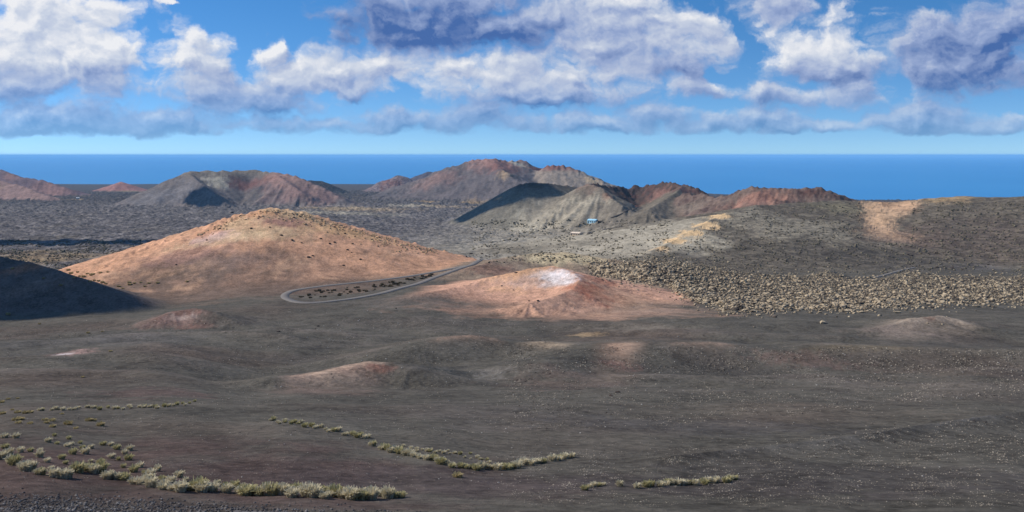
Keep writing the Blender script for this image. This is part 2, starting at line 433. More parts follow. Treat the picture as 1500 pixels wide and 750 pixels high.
# rubbly lava field below the long slope: outline seen in the photograph
UP = [(860, 392), (900, 388), (960, 382), (1010, 385), (1060, 393), (1120, 403), (1180, 404), (1215, 398), (1250, 408), (1290, 410), (1330, 398), (1400, 406), (1500, 405), (1700, 404)]
LO = [(860, 393), (920, 408), (980, 420), (1000, 436), (1030, 445), (1075, 459), (1120, 455), (1180, 452), (1240, 455), (1300, 450), (1360, 446), (1420, 444), (1500, 446), (1700, 446)]
ux, uy = zip(*UP); lx, ly = zip(*LO)
fm = (YG > 430) & (YG < 860) & (XG > 30) & (XG < 800)
pxv = 750 + F * XG[fm] / YG[fm]; pyv = HOR - F * ZG[fm] / YG[fm]
wob = 3.0 * gnoise(XG[fm] / 14, YG[fm] / 14)
LF = np.zeros_like(ZG)
LF[fm] = sstep(-2, 5, pyv + wob - np.interp(pxv, ux, uy)) * sstep(-2, 5, np.interp(pxv, lx, ly) - pyv - wob) * sstep(855, 875, pxv)
ZG += LF * (.8 + .9 * ridged(XG, YG, 22, 4, .6, 9))

# ------------------------------------------------------------------ sampling helpers
def col_of(px):
    th = px2th(px)
    return int(np.clip(round((th - th_f[0]) / (th_f[1] - th_f[0])), 0, NF - 1))


def hit(px, py, rmin=40.0):
    """first ground point met by the line of sight through a pixel of the photograph"""
    j = col_of(px)
    Y = R * math.cos(TH[j])
    yp = HOR - F * ZG[:, j] / Y
    ok = np.where((yp <= py) & (R > rmin))[0]
    i = ok[0] if len(ok) else NR - 1
    if i > 0 and yp[i - 1] > py:
        t = (yp[i - 1] - py) / (yp[i - 1] - yp[i])
        r = R[i - 1] + t * (R[i] - R[i - 1])
    else:
        r = R[i]
    th = px2th(px)
    return np.array([r * math.sin(th), r * math.cos(th)])


def zat(x, y):
    x = np.atleast_1d(np.asarray(x, float)); y = np.atleast_1d(np.asarray(y, float))
    th = np.arctan2(x, y); r = np.hypot(x, y)
    fj = np.clip((th - th_f[0]) / (th_f[1] - th_f[0]), 0, NF - 1.001)
    fi = np.clip(np.interp(np.log(r), LR, np.arange(NR)), 0, NR - 1.001)
    i = fi.astype(int); j = fj.astype(int); a = fi - i; b = fj - j
    return (ZG[i, j] * (1 - a) * (1 - b) + ZG[i + 1, j] * a * (1 - b) + ZG[i, j + 1] * (1 - a) * b + ZG[i + 1, j + 1] * a * b)


def path_world(pts, step=2.0):
    P = np.array([hit(*p) for p in pts])
    # smooth curve through the points
    for _ in range(3):
        Q = [P[0]]
        for a, b in zip(P[:-1], P[1:]):
            Q += [.75 * a + .25 * b, .25 * a + .75 * b]
        Q.append(P[-1]); P = np.array(Q)
    s = np.concatenate([[0], np.cumsum(np.hypot(*np.diff(P, axis=0).T))])
    n = max(4, int(s[-1] / step))
    q = np.linspace(0, s[-1], n)
    return np.stack([np.interp(q, s, P[:, 0]), np.interp(q, s, P[:, 1])], 1)


def flatten(path, half, soft):
    """level the ground across a road bed and return the bed height along it"""
    global ZG
    z = zat(path[:, 0], path[:, 1])
    k = 9
    z = np.convolve(np.pad(z, k, mode='edge'), np.ones(2 * k + 1) / (2 * k + 1), mode='valid')
    x0, y0 = path.min(0) - soft - half; x1, y1 = path.max(0) + soft + half
    m = np.where((XG > x0) & (XG < x1) & (YG > y0) & (YG < y1))
    x = XG[m]; y = YG[m]
    bd = np.full(x.shape, 1e9); bz = np.zeros(x.shape)
    for p, zz in zip(path, z):
        d = (x - p[0]) ** 2 + (y - p[1]) ** 2
        u = d < bd
        bd[u] = d[u]; bz[u] = zz
    w = sstep(half + soft, half, np.sqrt(bd))
    ZG[m] = ZG[m] * (1 - w) + bz * w
    return z


ROAD_PTS = [(716, 380), (700, 385), (680, 391), (655, 400), (630, 409), (600, 419), (570, 427), (540, 434), (500, 440), (460, 443), (432, 442),
            (418, 437), (416, 432), (428, 426), (455, 421), (500, 416), (550, 411), (600, 405), (635, 399), (662, 394), (684, 389)]
road_path = path_world(ROAD_PTS)
road_z = flatten(road_path, 3.6, 5.0)
TRACKS = [([(892, 321), (905, 315), (918, 311), (930, 307), (940, 304)], 3.0), ([(864, 342), (878, 337), (900, 334), (922, 329)], 3.0), ([(1278, 407), (1296, 403), (1315, 397), (1340, 392)], 1.8)]
track_paths = []
for pts, wd in TRACKS:
    pw = path_world(pts)
    track_paths.append((pw, flatten(pw, wd, 4), wd))

foot = np.array([W(px, 45.6 + .4 * math.sin(px * .01)) for px in np.arange(330, 1900, 12)])
foot_z = flatten(foot, 1.4, 1.5)

# ------------------------------------------------------------------ ground colours (materials plus some painted relief and shade, as masks in the place)
ASH = np.array(lin(92, 87, 78)); ASHB = np.array(lin(98, 83, 73)); BASALT = np.array(lin(52, 50, 52))
ORANGE = np.array(lin(203, 155, 122)); YELL = np.array(lin(205, 178, 138)); PINK = np.array(lin(165, 128, 116)); RED = np.array(lin(138, 84, 70))
WHITE = np.array(lin(222, 212, 206)); OLIVE = np.array(lin(206, 194, 168)); OLIVED = np.array(lin(118, 108, 94)); TAN = np.array(lin(190, 160, 120))
LAVA = np.array(lin(146, 139, 136)); GREYC = np.array(lin(112, 108, 104)); DRED = np.array(lin(104, 66, 62)); BLACK = np.array(lin(50, 49, 50))

CG = np.empty(XG.shape + (3,)); CG[:] = ASH
PEB = np.zeros_like(XG) + .25
LAV = np.zeros_like(XG)
wn = fbm(XG, YG, 30, 4, .55, 21)
wn2 = fbm(XG, YG, 8, 4, .55, 22)
wn3 = fbm(XG, YG, 120, 3, .5, 23)
wfar = fbm(XG, YG, 160, 5, .6, 24)


def paint(mask, colr, a=1.0):
    sl_, mask = mask if isinstance(mask, tuple) else ((slice(None), slice(None)), mask)
    m = (np.clip(mask, 0, 1) * a)[..., None]
    CG[sl_] = CG[sl_] * (1 - m) + np.asarray(colr) * m


def full(p):
    z = np.zeros_like(XG); z[p[0]] = p[1]
    return z


def feat(key):
    w = np.zeros_like(XG)
    for n, ww, k in FEATS:
        if k == key: w = np.maximum(w, ww)
    return w


def patch(px, py, rx, ry, soft=.6, warp=.55, depth=None, wl=None):
    """an uneven elliptical patch lying on the ground"""
    c = hit(px, py)
    d = np.hypot(*c)
    ax = rx * d / F
    if depth is None:
        n_ = hit(px, py + ry); f_ = hit(px, py - ry)
        depth = max(1.0, min(.5 * abs(np.hypot(*f_) - np.hypot(*n_)), .3 * d, 1.4 * ax))
    e = c / d
    cj = col_of(px); dj = int(2.2 * rx / F / (th_f[1] - th_f[0])) + 4
    j0, j1 = max(0, cj - dj), min(NF, cj + dj)
    i0 = max(0, int(np.searchsorted(R, d - 2.2 * depth)) - 2); i1 = min(NR, int(np.searchsorted(R, d + 2.2 * depth)) + 2)
    sl_ = (slice(i0, i1), slice(j0, j1))
    x_ = XG[sl_]; y_ = YG[sl_]
    lx = x_ - c[0]; ly = y_ - c[1]
    fw = lx * e[0] + ly * e[1]; sd = lx * e[1] - ly * e[0]
    rr = np.sqrt((sd / ax) ** 2 + (fw / depth) ** 2)
    w_ = wl or max(2.0, .6 * min(ax, depth))
    rr = rr + warp * fbm(x_, y_, w_, 5, .62, px * .01 + py * .03) + .12 * gnoise(x_ / (w_ * .12), y_ / (w_ * .12))
    return sl_, sstep(1 + soft, 1 - soft, rr)


# ash plain: brownish drifts, fold relief painted in (paler crests, darker hollows)
paint(sstep(.0, .9, wn3 + .3 * wn) * sstep(600, 420, RG), ASHB, .6)
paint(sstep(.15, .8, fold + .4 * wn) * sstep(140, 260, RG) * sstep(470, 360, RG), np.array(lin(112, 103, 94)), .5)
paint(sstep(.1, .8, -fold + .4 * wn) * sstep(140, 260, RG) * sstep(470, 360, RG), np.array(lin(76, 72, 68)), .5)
paint(patch(120, 690, 400, 70, .6), np.array(lin(90, 73, 67)), .85)
paint(patch(620, 705, 260, 22, .6), np.array(lin(84, 73, 70)), .7)
paint(patch(1050, 715, 260, 14, .6), np.array(lin(80, 72, 70)), .6)
paint(patch(1300, 700, 300, 18, .6), np.array(lin(76, 70, 67)), .6)
# lava plain
lp = lava_far
paint(lp, LAVA)
paint(lp * sstep(.1, .8, lv + .4 * wn), np.array(lin(100, 96, 97)), .8)
paint(lp * sstep(.25, 1.0, wn3 + .5 * wn) * sstep(2500, 1200, RG), np.array(lin(128, 118, 102)), .55)
paint(lp * sstep(1200, 850, YG) * sstep(-.3, .5, wn), np.array(lin(132, 120, 102)), .5)
LAV = np.maximum(LAV, lp * .8)
# olive lichen valley towards the cones
val = sstep(-260, 20, XG - 0.03 * YG) * sstep(820, 1000, YG) * sstep(2600, 2000, YG)
paint(val, lin(178, 168, 148), .9); LAV *= (1 - .72 * val)
paint(val * sstep(.1, .8, wn + .4 * wn2), np.array(lin(130, 121, 106)), .5)
# far coast plain
paint(sstep(2600, 3600, RG), np.array(lin(84, 80, 82)), .9)
for a in [(520, 307, 70, 3, YELL, .6), (480, 312, 90, 2.5, OLIVE, .6), (110, 292, 14, 2, YELL, .5), (30, 378, 60, 4, TAN, .5), (120, 376, 90, 3, TAN, .35), (200, 280, 30, 2, YELL, .4)]:
    paint(patch(a[0], a[1], a[2], a[3]), a[4], a[5])

def fe(key, c, a=1.0):
    w = feat(key); paint(w, c, a); return w

big = fbm(XG, YG, 220, 4, .55, 31)
w = fe('far_dark', lin(88, 82, 92)); fe('far_dark2', lin(70, 68, 74))
w = fe('far_red', lin(135, 120, 122)); paint(w * sstep(-.1, .5, big + .5 * wn), RED, .6)
w = fe('far_pink', lin(160, 118, 110)); LAV *= 1 - w
w = fe('far_left', lin(112, 96, 100)); paint(w * sstep(-.2, .6, big), PINK, .6); LAV *= 1 - w
w = fe('left_pale', lin(150, 124, 116)); paint(w * sstep(.0, .6, big), YELL, .5); LAV *= 1 - w
w = fe('mountain', lin(108, 100, 99)); LAV *= 1 - w
paint(w * sstep(0, .6, big + .3 * wn), lin(90, 86, 88), .8)
paint(w * sstep(-48, -12, ZG + 14 * wfar), lin(148, 116, 106), .75)
paint(patch(640, 262, 30, 8, .6), lin(150, 116, 104), .5)
for a in [(735, 243, 25, 7, RED, .5), (760, 241, 12, 6, OLIVE, .8), (740, 254, 10, 4, TAN, .5), (715, 234, 25, 3, PINK, .6), (785, 248, 14, 7, DRED, .9), (625, 295, 14, 3, TAN, .9), (690, 297, 20, 3, TAN, .7), (600, 301, 30, 2, OLIVE, .6), (650, 303, 40, 1.5, YELL, .4)]:
    paint(patch(a[0], a[1], a[2], a[3]), a[4], a[5])
w = fe('mountain2', lin(150, 136, 122)); LAV *= 1 - w
paint(w * sstep(-62, -45, ZG + 6 * wn), lin(124, 82, 74), .9)
paint(patch(868, 264, 10, 4), YELL, .7)
w = fe('left_cone', lin(116, 108, 104)); LAV *= 1 - w
paint(w * sstep(.0, .6, big + .4 * wn), lin(86, 84, 88), .8)
paint(w * sstep(-70, -50, ZG + 6 * wfar) , lin(140, 128, 112), .6)
for a in [(450, 275, 50, 12, PINK, .5), (365, 272, 35, 6, RED, .45), (320, 266, 14, 9, OLIVE, .7), (300, 262, 6, 10, OLIVE, .5), (410, 258, 20, 6, PINK, .6), (240, 285, 40, 14, np.array(lin(120, 116, 116)), .8)]:
    paint(patch(a[0], a[1], a[2], a[3]), a[4], a[5])
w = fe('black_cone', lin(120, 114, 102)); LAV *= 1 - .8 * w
paint(w * sstep(-70, -55, ZG + 4 * wn), lin(74, 64, 62), .9)  # dark top: cloud shade put into the cone's colour
w = fe('brown_cone', lin(118, 110, 98)); LAV *= 1 - .8 * w
paint(w * sstep(.0, .6, wn), lin(96, 90, 82), .7)
paint(patch(865, 270, 18, 4), lin(132, 104, 90), .8); paint(patch(888, 287, 7, 6), lin(150, 100, 80), .9)
paint(patch(812, 322, 60, 16, .7), OLIVE, .7)
w = fe('crater_wall', lin(78, 66, 62)); LAV *= 1 - .6 * w
paint(w * sstep(.0, .5, wn + wn2 * .5), lin(108, 76, 68), .6)
w = fe('brown_cone2', lin(108, 100, 88)); LAV *= 1 - .8 * w
paint(patch(968, 285, 16, 12, .6), lin(144, 108, 96), .8); paint(patch(1000, 277, 16, 6), lin(100, 70, 66), .8)
w = fe('red_ridge', lin(118, 100, 90)); LAV *= 1 - .4 * w
paint(w * sstep(-.1, .5, wn + .6 * wn2), lin(84, 66, 62), .8)
paint(patch(1110, 287, 40, 9, .6), lin(164, 120, 102), .7); paint(patch(1185, 282, 30, 4), lin(92, 64, 58), .8)
w = fe('right_ridge', OLIVED); LAV = LAV * (1 - w) + .55 * w
paint(w * sstep(0, .8, wn + .3 * wn2), lin(98, 91, 80), .6)
paint(w * sstep(-62, -48, ZG + 5 * wn) * sstep(300, 200, XG), OLIVE, .5)
for a in [(1150, 330, 110, 16, OLIVE, .35), (1000, 350, 50, 20, OLIVE, .8), (1315, 302, 24, 8, np.array(lin(168, 132, 106)), .8), (1302, 342, 30, 10, np.array(lin(150, 122, 102)), .7), (1320, 350, 50, 12, np.array(lin(128, 106, 92)), .5), (1385, 289, 26, 2.5, TAN, .9), (1230, 305, 40, 7, np.array(lin(140, 132, 106)), .6), (1440, 350, 90, 30, np.array(lin(108, 92, 84)), .5), (1300, 380, 120, 12, np.array(lin(90, 84, 78)), .6)]:
    paint(patch(a[0], a[1], a[2], a[3]), a[4], a[5])
for q in [(900, 346, 100, 22), (800, 350, 90, 16), (960, 332, 60, 20), (860, 366, 110, 10), (940, 356, 60, 14)]:
    pz = patch(*q, soft=.7); paint(pz, lin(176, 166, 146), .6); LAV[pz[0]] *= 1 - .7 * pz[1]
paint(patch(850, 338, 120, 5, warp=1.0), lin(130, 120, 106), .5); paint(patch(800, 362, 100, 4, warp=1.0), lin(120, 112, 98), .5)
for q in [(968, 363, 13, 7), (988, 352, 17, 8), (1010, 341, 18, 8), (1032, 329, 18, 8), (1052, 317, 15, 6)]:
    pz = patch(*q, soft=.4); paint(pz, lin(226, 190, 142), .95); LAV[pz[0]] *= 1 - .9 * pz[1]
for qx, qy, qr, qd, qa in [(1277, 300, 13, 35, .6), (1280, 308, 13, 35, .65), (1283, 318, 14, 32, .75), (1287, 328, 16, 30, .85), (1291, 337, 13, 22, .6), (1328, 298, 15, 35, .55), (1318, 305, 15, 32, .5), (1307, 314, 14, 30, .5), (1300, 345, 26, 26, .35)]:
    pz = patch(qx, qy, qr, 4, soft=.8, warp=.7, depth=qd); paint(pz, lin(218, 178, 140), qa); LAV[pz[0]] *= 1 - .8 * pz[1]
# orange hill
w = fe('orange_hill', ORANGE); LAV *= 1 - w; PEB = PEB * (1 - .8 * w)
low = sstep(520, 640, np.hypot(XG + 200, YG))
halo = full(patch(330, 415, 230, 26, .7)); paint(halo, lin(140, 114, 96), .6); paint(patch(255, 402, 130, 24, .8), lin(112, 95, 83), .95); paint(patch(345, 425, 160, 12, .8), lin(112, 94, 82), .7); LAV *= 1 - halo; PEB *= 1 - .6 * halo
paint(w * sstep(.1, .8, wn + .4 * wn2), lin(198, 158, 126), .5)
for a in [(395, 311, 26, 5, np.array(lin(205, 150, 110)), .8), (435, 316, 40, 6, YELL, .7), (350, 327, 26, 7, YELL, .6), (335, 347, 60, 7, np.array(lin(220, 190, 150)), .7), (400, 340, 40, 9, np.array(lin(216, 184, 142)), .6), (430, 326, 40, 6, np.array(lin(160, 118, 108)), .8), (310, 348, 26, 6, np.array(lin(190, 160, 160)), .5), (300, 340, 14, 10, np.array(lin(196, 146, 112)), .6), (345, 380, 60, 10, np.array(lin(140, 116, 102)), .6), (500, 338, 60, 6, np.array(lin(206, 166, 120)), .7), (270, 375, 50, 10, PINK, .5)]:
    paint(patch(a[0], a[1], a[2], a[3]), a[4], a[5])
# pale swell, central mound
w = fe('pale_swell', lin(152, 132, 112)); LAV = LAV * (1 - w) + .3 * w
paint(patch(820, 378, 60, 8, .6), lin(204, 186, 148), .85); paint(patch(725, 396, 40, 8), lin(156, 116, 98), .6)
w = fe('central_mound', lin(198, 154, 128)); LAV *= 1 - w; PEB *= 1 - .6 * w
halo = full(patch(830, 455, 190, 16, .6)); paint(halo, lin(180, 142, 118), .7); LAV *= 1 - halo
paint(patch(600, 437, 70, 8, .6), lin(104, 96, 88), .6)
for a in [(765, 400, 50, 5, np.array(lin(212, 166, 126)), .8), (780, 412, 40, 8, np.array(lin(176, 150, 138)), .6), (818, 405, 24, 8, WHITE, .9), (836, 412, 14, 6, WHITE, .9), (797, 401, 20, 5, WHITE, .5), (815, 416, 20, 4, WHITE, .5), (870, 428, 36, 18, np.array(lin(158, 98, 76)), .85), (880, 412, 24, 6, np.array(lin(160, 106, 84)), .7), (915, 440, 50, 14, np.array(lin(190, 152, 122)), .5), (960, 455, 60, 8, np.array(lin(150, 128, 112)), .5)]:
    paint(patch(a[0], a[1], a[2], a[3]), a[4], a[5])
# dark hill, mounds, dunes
w = fe('dark_hill', lin(98, 88, 82)); LAV *= 1 - w
paint(patch(40, 392, 30, 6), lin(150, 108, 84), .8); paint(patch(70, 415, 50, 10), lin(124, 104, 92), .6)
w = fe('red_mound', lin(96, 88, 80), .6)
paint(patch(245, 470, 40, 10, .7), lin(142, 112, 100), .6); paint(patch(275, 458, 20, 4), lin(136, 98, 84), .6); paint(patch(270, 464, 18, 3), lin(190, 166, 150), .8); paint(patch(285, 479, 22, 3), lin(140, 98, 86), .4)
paint(patch(105, 518, 22, 3), lin(176, 142, 132), .7); paint(patch(95, 519, 10, 2), lin(214, 206, 200), .7)
PXG = 750 + F * XG / np.maximum(YG, 1)


def crest(key, x0, x1, width, colr, a=.8, wob=.6, soft=25):
    """colour along a crest, fading away from its line"""
    c = CREST[key] + width * wob * (fbm(XG, YG, max(3, width), 4, .6, x0 * .1) + .3)
    paint(np.exp(-np.clip(c, 0, None) / width) * sstep(x0 - soft, x0 + soft, PXG) * sstep(x1 + soft, x1 - soft, PXG), colr, a)


crest('mound_front', 430, 560, 3.2, lin(214, 184, 156), .9)
crest('mound_front', 420, 560, 9, lin(158, 128, 112), .55)
paint(patch(558, 538, 20, 5), lin(136, 98, 84), .8); paint(patch(470, 572, 60, 10, .7), lin(140, 114, 102), .35)
crest('dune_a', 640, 730, 2.2, lin(158, 130, 110), .75); crest('dune_a', 770, 830, 4, lin(204, 178, 148), .85)
crest('dune_b', 880, 935, 12, lin(180, 148, 124), .8); crest('dune_b', 985, 1075, 3, lin(158, 132, 112), .7)
crest('dune_b', 1180, 1330, 4, lin(138, 122, 98), .7); crest('dune_b', 1350, 1600, 3, lin(118, 108, 94), .5)
crest('pale_mound', 1300, 1420, 5, lin(196, 176, 152), .85); crest('pale_mound', 1280, 1430, 14, lin(140, 124, 110), .6)
crest('red_mound', 225, 300, 4, lin(150, 112, 98), .35)
crest('dune_c', 130, 420, 2.5, lin(120, 108, 98), .45)
crest('front_swell', 1050, 1500, 2.0, lin(106, 102, 98), .4)
for a in [(860, 490, 20, 3, TAN, .5), (930, 482, 60, 3, np.array(lin(130, 120, 106)), .5), (905, 535, 24, 6, np.array(lin(134, 98, 88)), .45), (1310, 485, 50, 8, np.array(lin(140, 124, 112)), .45), (1365, 467, 7, 3, np.array(lin(110, 82, 70)), .7), (1180, 525, 70, 10, np.array(lin(108, 86, 78)), .5), (720, 548, 26, 10, np.array(lin(122, 116, 108)), .5), (820, 565, 80, 10, np.array(lin(100, 84, 76)), .5), (220, 575, 70, 10, np.array(lin(104, 84, 78)), .6), (620, 470, 120, 8, np.array(lin(104, 95, 87)), .4), (1400, 560, 160, 20, np.array(lin(104, 95, 86)), .5), (700, 600, 160, 16, np.array(lin(100, 92, 86)), .4), (1000, 625, 200, 10, np.array(lin(84, 80, 78)), .5), (1150, 600, 200, 8, np.array(lin(108, 98, 86)), .4), (520, 505, 90, 4, np.array(lin(112, 104, 95)), .4), (120, 500, 130, 6, np.array(lin(100, 96, 93)), .4)]:
    paint(patch(a[0], a[1], a[2], a[3], warp=.8), a[4], a[5])
paint(LF, lin(128, 116, 98), .9); LAV = np.maximum(LAV, LF * .9)
# pebbly slope on the right
peb = sstep(0, 60, XG - 18 + 12 * wn) * sstep(320, 270, RG) * sstep(60, 80, RG)
PEB = np.maximum(PEB, .95 * peb * (1 - full(patch(1080, 620, 260, 16, .5))))
PEB = np.maximum(PEB, full(patch(680, 645, 120, 30, .7)) * .6)
PEB = np.maximum(PEB, .6 * sstep(280, 400, YG) * sstep(150, 250, XG) * sstep(520, 480, YG))
CG = np.clip(CG, .01, .9)

# ------------------------------------------------------------------ materials
def mat(name):
    m = bpy.data.materials.new(name); m.use_nodes = True
    m.node_tree.nodes.clear()
    return m, NT(m.node_tree)


def finish(T, col, rough=.95, spec=.1, normal=None, extra=None):
    b = T.n('ShaderNodeBsdfPrincipled')
    T.put(b.inputs['Base Color'], col if not isinstance(col, tuple) else (*col[:3], 1))
    T.put(b.inputs['Roughness'], rough)
    b.inputs['Specular IOR Level'].default_value = spec
    if normal is not None: T.put(b.inputs['Normal'], normal)
    o = T.n('ShaderNodeOutputMaterial'); T.put(o.inputs[0], b.outputs[0])
    return b


def bump(T, h, strength, dist):
    b = T.n('ShaderNodeBump'); b.inputs['Strength'].default_value = strength
    T.put(b.inputs['Distance'], dist); T.put(b.inputs['Height'], h)
    return b.outputs[0]


def ground_material():
    m, T = mat('volcanic_ground')
    geo = T.n('ShaderNodeNewGeometry'); pos = geo.outputs['Position']
    at = T.n('ShaderNodeAttribute'); at.attribute_name = 'Col'
    ap = T.n('ShaderNodeAttribute'); ap.attribute_name = 'peb'
    al = T.n('ShaderNodeAttribute'); al.attribute_name = 'lav'
    big_ = T.noise(pos, .035, 12.0, .62, .3)
    fine = T.noise(pos, .9, 8.0, .7)
    grain = T.noise(pos, .16, 10.0, .72)
    fine_c = T.smooth(fine, .32, .68); grain_c = T.smooth(grain, .30, .70)
    val = T.math('ADD', T.math('ADD', T.math('MULTIPLY', T.math('SUBTRACT', big_, .5), 1.2), T.math('MULTIPLY', T.math('SUBTRACT', fine_c, .5), .6)), 1.0)
    val = T.math('ADD', val, T.math('MULTIPLY', T.math('SUBTRACT', grain_c, .5), .55))
    cb = T.n('ShaderNodeCombineXYZ')
    for i in range(3): T.put(cb.inputs[i], val)
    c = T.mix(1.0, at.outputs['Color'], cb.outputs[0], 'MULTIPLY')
    # stones and lichen flecks on the ash
    v = T.n('ShaderNodeTexVoronoi'); T.put(v.inputs['Vector'], pos); v.inputs['Scale'].default_value = 1.5
    sepc = T.n('ShaderNodeSeparateColor'); T.put(sepc.inputs[0], v.outputs['Color'])
    stone = T.math('MULTIPLY', T.smooth(v.outputs['Distance'], .34, .16), T.math('GREATER_THAN', sepc.outputs[0], .32))
    cl = T.smooth(T.noise(pos, .22, 5.0, .6), .44, .60)
    stone = T.math('MULTIPLY', T.math('MULTIPLY', stone, cl), ap.outputs['Fac'])
    c = T.mix(T.math('MULTIPLY', stone, .9), c, T.mix(sepc.outputs[1], lin(168, 156, 136), lin(100, 90, 80)))
    # lava clinker: pale lichen crusts over dark basalt
    l1 = T.noise(pos, .11, 10.0, .72, .4)
    dark = T.math('MULTIPLY', T.smooth(l1, .52, .44), al.outputs['Fac'])
    pale = T.math('MULTIPLY', T.smooth(l1, .52, .62), al.outputs['Fac'])
    c = T.mix(T.math('MULTIPLY', dark, .75), c, lin(48, 45, 46))
    c = T.mix(T.math('MULTIPLY', pale, .5), c, lin(158, 146, 122))
    hgt = T.math('ADD', T.math('MULTIPLY', fine, .22), T.math('MULTIPLY', stone, .06))
    hgt = T.math('ADD', hgt, T.math('MULTIPLY', T.math('MULTIPLY', l1, al.outputs['Fac']), 7.0))
    hgt = T.math('ADD', hgt, T.math('MULTIPLY', grain, .6))
    finish(T, c, .96, .05, bump(T, hgt, .9, 1.0))
    return m


def stone_material(name, ca, cb_, scale=.6, thr=.5):
    m, T = mat(name)
    tc = T.n('ShaderNodeNewGeometry'); oi = T.n('ShaderNodeObjectInfo')
    pos = tc.outputs['Position']
    n = T.noise(pos, scale, 8.0, .68)
    f = T.smooth(n, thr - .1, thr + .1)
    c = T.mix(f, ca, cb_)
    n2 = T.noise(pos, scale * 5, 5.0, .6)
    finish(T, c, .95, .1, bump(T, n2, .7, .15))
    return m


def tuft_material(name, ca, cb_):
    m, T = mat(name)
    oi = T.n('ShaderNodeObjectInfo'); tc = T.n('ShaderNodeTexCoord')
    s = T.n('ShaderNodeSeparateXYZ'); T.put(s.inputs[0], tc.outputs['Object'])
    n = T.noise(tc.outputs['Object'], 5.0, 4.0, .6)
    f = T.math('ADD', T.math('MULTIPLY', oi.outputs['Random'], .45), T.math('MULTIPLY', n, .6), clamp=True)
    c = T.mix(f, ca, cb_)
    b = T.n('ShaderNodeBsdfDiffuse'); T.put(b.inputs[0], c)
    t = T.n('ShaderNodeBsdfTranslucent'); T.put(t.inputs[0], c)
    mx = T.n('ShaderNodeMixShader'); mx.inputs[0].default_value = .3
    T.put(mx.inputs[1], b.outputs[0]); T.put(mx.inputs[2], t.outputs[0])
    o = T.n('ShaderNodeOutputMaterial'); T.put(o.inputs[0], mx.outputs[0])
    return m


def flat_material(name, col, rough=.8, var=.15, scale=.5):
    m, T = mat(name)
    g = T.n('ShaderNodeNewGeometry')
    n = T.noise(g.outputs['Position'], scale, 6.0, .6)
    c = T.mix(n, tuple(x * (1 - var) for x in col), tuple(min(1, x * (1 + var)) for x in col))
    finish(T, c, rough, .2)
    return m


def sea_material():
    m, T = mat('sea_water')
    g = T.n('ShaderNodeNewGeometry'); pos = g.outputs['Position']
    st = T.vm('MULTIPLY', pos, (1.0, .35, 1.0))
    n = T.noise(st, .0006, 6.0, .6)
    c = T.mix(n, lin(46, 134, 196), lin(66, 152, 208))
    w_ = T.noise(pos, .02, 8.0, .7)
    b = finish(T, c, .45, .35, bump(T, w_, .35, 6.0))
    return m


MG = ground_material()


# ------------------------------------------------------------------ terrain mesh, cut along the feet of the hills
def smooth_normals():
    P = np.stack([XG, YG, ZG], -1)
    dr = np.gradient(P, axis=0)
    dc = np.roll(P, -1, 1) - np.roll(P, 1, 1)
    n = np.cross(dc, dr)
    n *= np.sign(n[..., 2:3] + 1e-12)
    return n / np.linalg.norm(n, axis=-1, keepdims=True)


NRM = smooth_normals()
# region index for each vertex
names = []; region = np.zeros(XG.shape, int)
region[(lava_far > .5)] = 1
REG = [('ground', 'dark grey volcanic ash plain with wind folds and scattered stones'),
       ('lava_plain', 'wide rough dark lava plain reaching from the hills to the sea')]
LABELS = {
    'far_dark': ('hill', 'small dark far hill behind the big crater mountain'), 'far_dark2': ('hill', 'low dark far hill behind the right flank of the broad grey and pink cone'),
    'far_red': ('hill', 'far grey and red pointed hill beside the big crater mountain'), 'far_pink': ('hill', 'small pink far hill alone on the lava plain by the sea'),
    'far_left': ('hill', 'long mauve far hill sloping down to the lava plain'), 'left_pale': ('hill', 'pale pinkish hill in front of the long mauve one'),
    'mountain': ('mountain', 'tallest mountain, grey brown with reddish crater rim'), 'mountain2': ('mountain', 'red topped crater rim joined to the tallest mountain'),
    'left_cone': ('volcano', 'broad grey and pink volcanic cone with flat top on the lava plain'), 'black_cone': ('volcano', 'dark cone with shadowed top in front of the tallest mountain'),
    'brown_cone': ('volcano', 'grey brown cone flank beside the dark crater'), 'crater_wall': ('crater', 'dark red crater wall of the grey brown cone'),
    'brown_cone2': ('volcano', 'grey and rose crater rim of the grey brown cone'), 'red_ridge': ('ridge', 'jagged red and brown ridge behind the long olive slope'),
    'right_ridge': ('slope', 'long olive grey slope with an orange bare gully'), 'orange_hill': ('hill', 'orange tan hill with yellow rocky crest above the hairpin road'),
    'pale_swell': ('rise', 'low pale tan rise behind the mound with the white patch'), 'central_mound': ('mound', 'orange mound with a white patch and red fluted rim'),
    'dark_hill': ('hill', 'dark shaded ash hill dotted with shrubs'), 'red_mound': ('mound', 'small mound with a reddish top on the ash plain'),
    'mound_front': ('mound', 'low pale crested mound with a small red hollow'), 'dune_a': ('dune', 'low rounded ash dune with a faint tan crest'),
    'dune_b': ('dune', 'long ash dune crest above the pebbly slope'), 'pale_mound': ('mound', 'small pale beige mound on the ash plain below the lava rocks'),
    'front_swell': ('dune', 'low pebbly swell above the tufts by the path'), 'dune_c': ('dune', 'faint ash dune in front of the reddish mound'),
}
NAMES = {'far_dark': 'distant_hill', 'far_dark2': 'distant_hill', 'far_red': 'distant_hill', 'far_pink': 'distant_hill', 'far_left': 'distant_hill', 'left_pale': 'distant_hill',
         'mountain': 'mountain', 'mountain2': 'mountain', 'left_cone': 'volcanic_cone', 'black_cone': 'volcanic_cone', 'brown_cone': 'volcanic_cone', 'crater_wall': 'crater_wall',
         'brown_cone2': 'volcanic_cone', 'red_ridge': 'rocky_ridge', 'right_ridge': 'hillside', 'orange_hill': 'hill', 'pale_swell': 'hill', 'central_mound': 'mound', 'dark_hill': 'hill',
         'red_mound': 'mound', 'mound_front': 'mound', 'pale_mound': 'mound'}
keyidx = {}
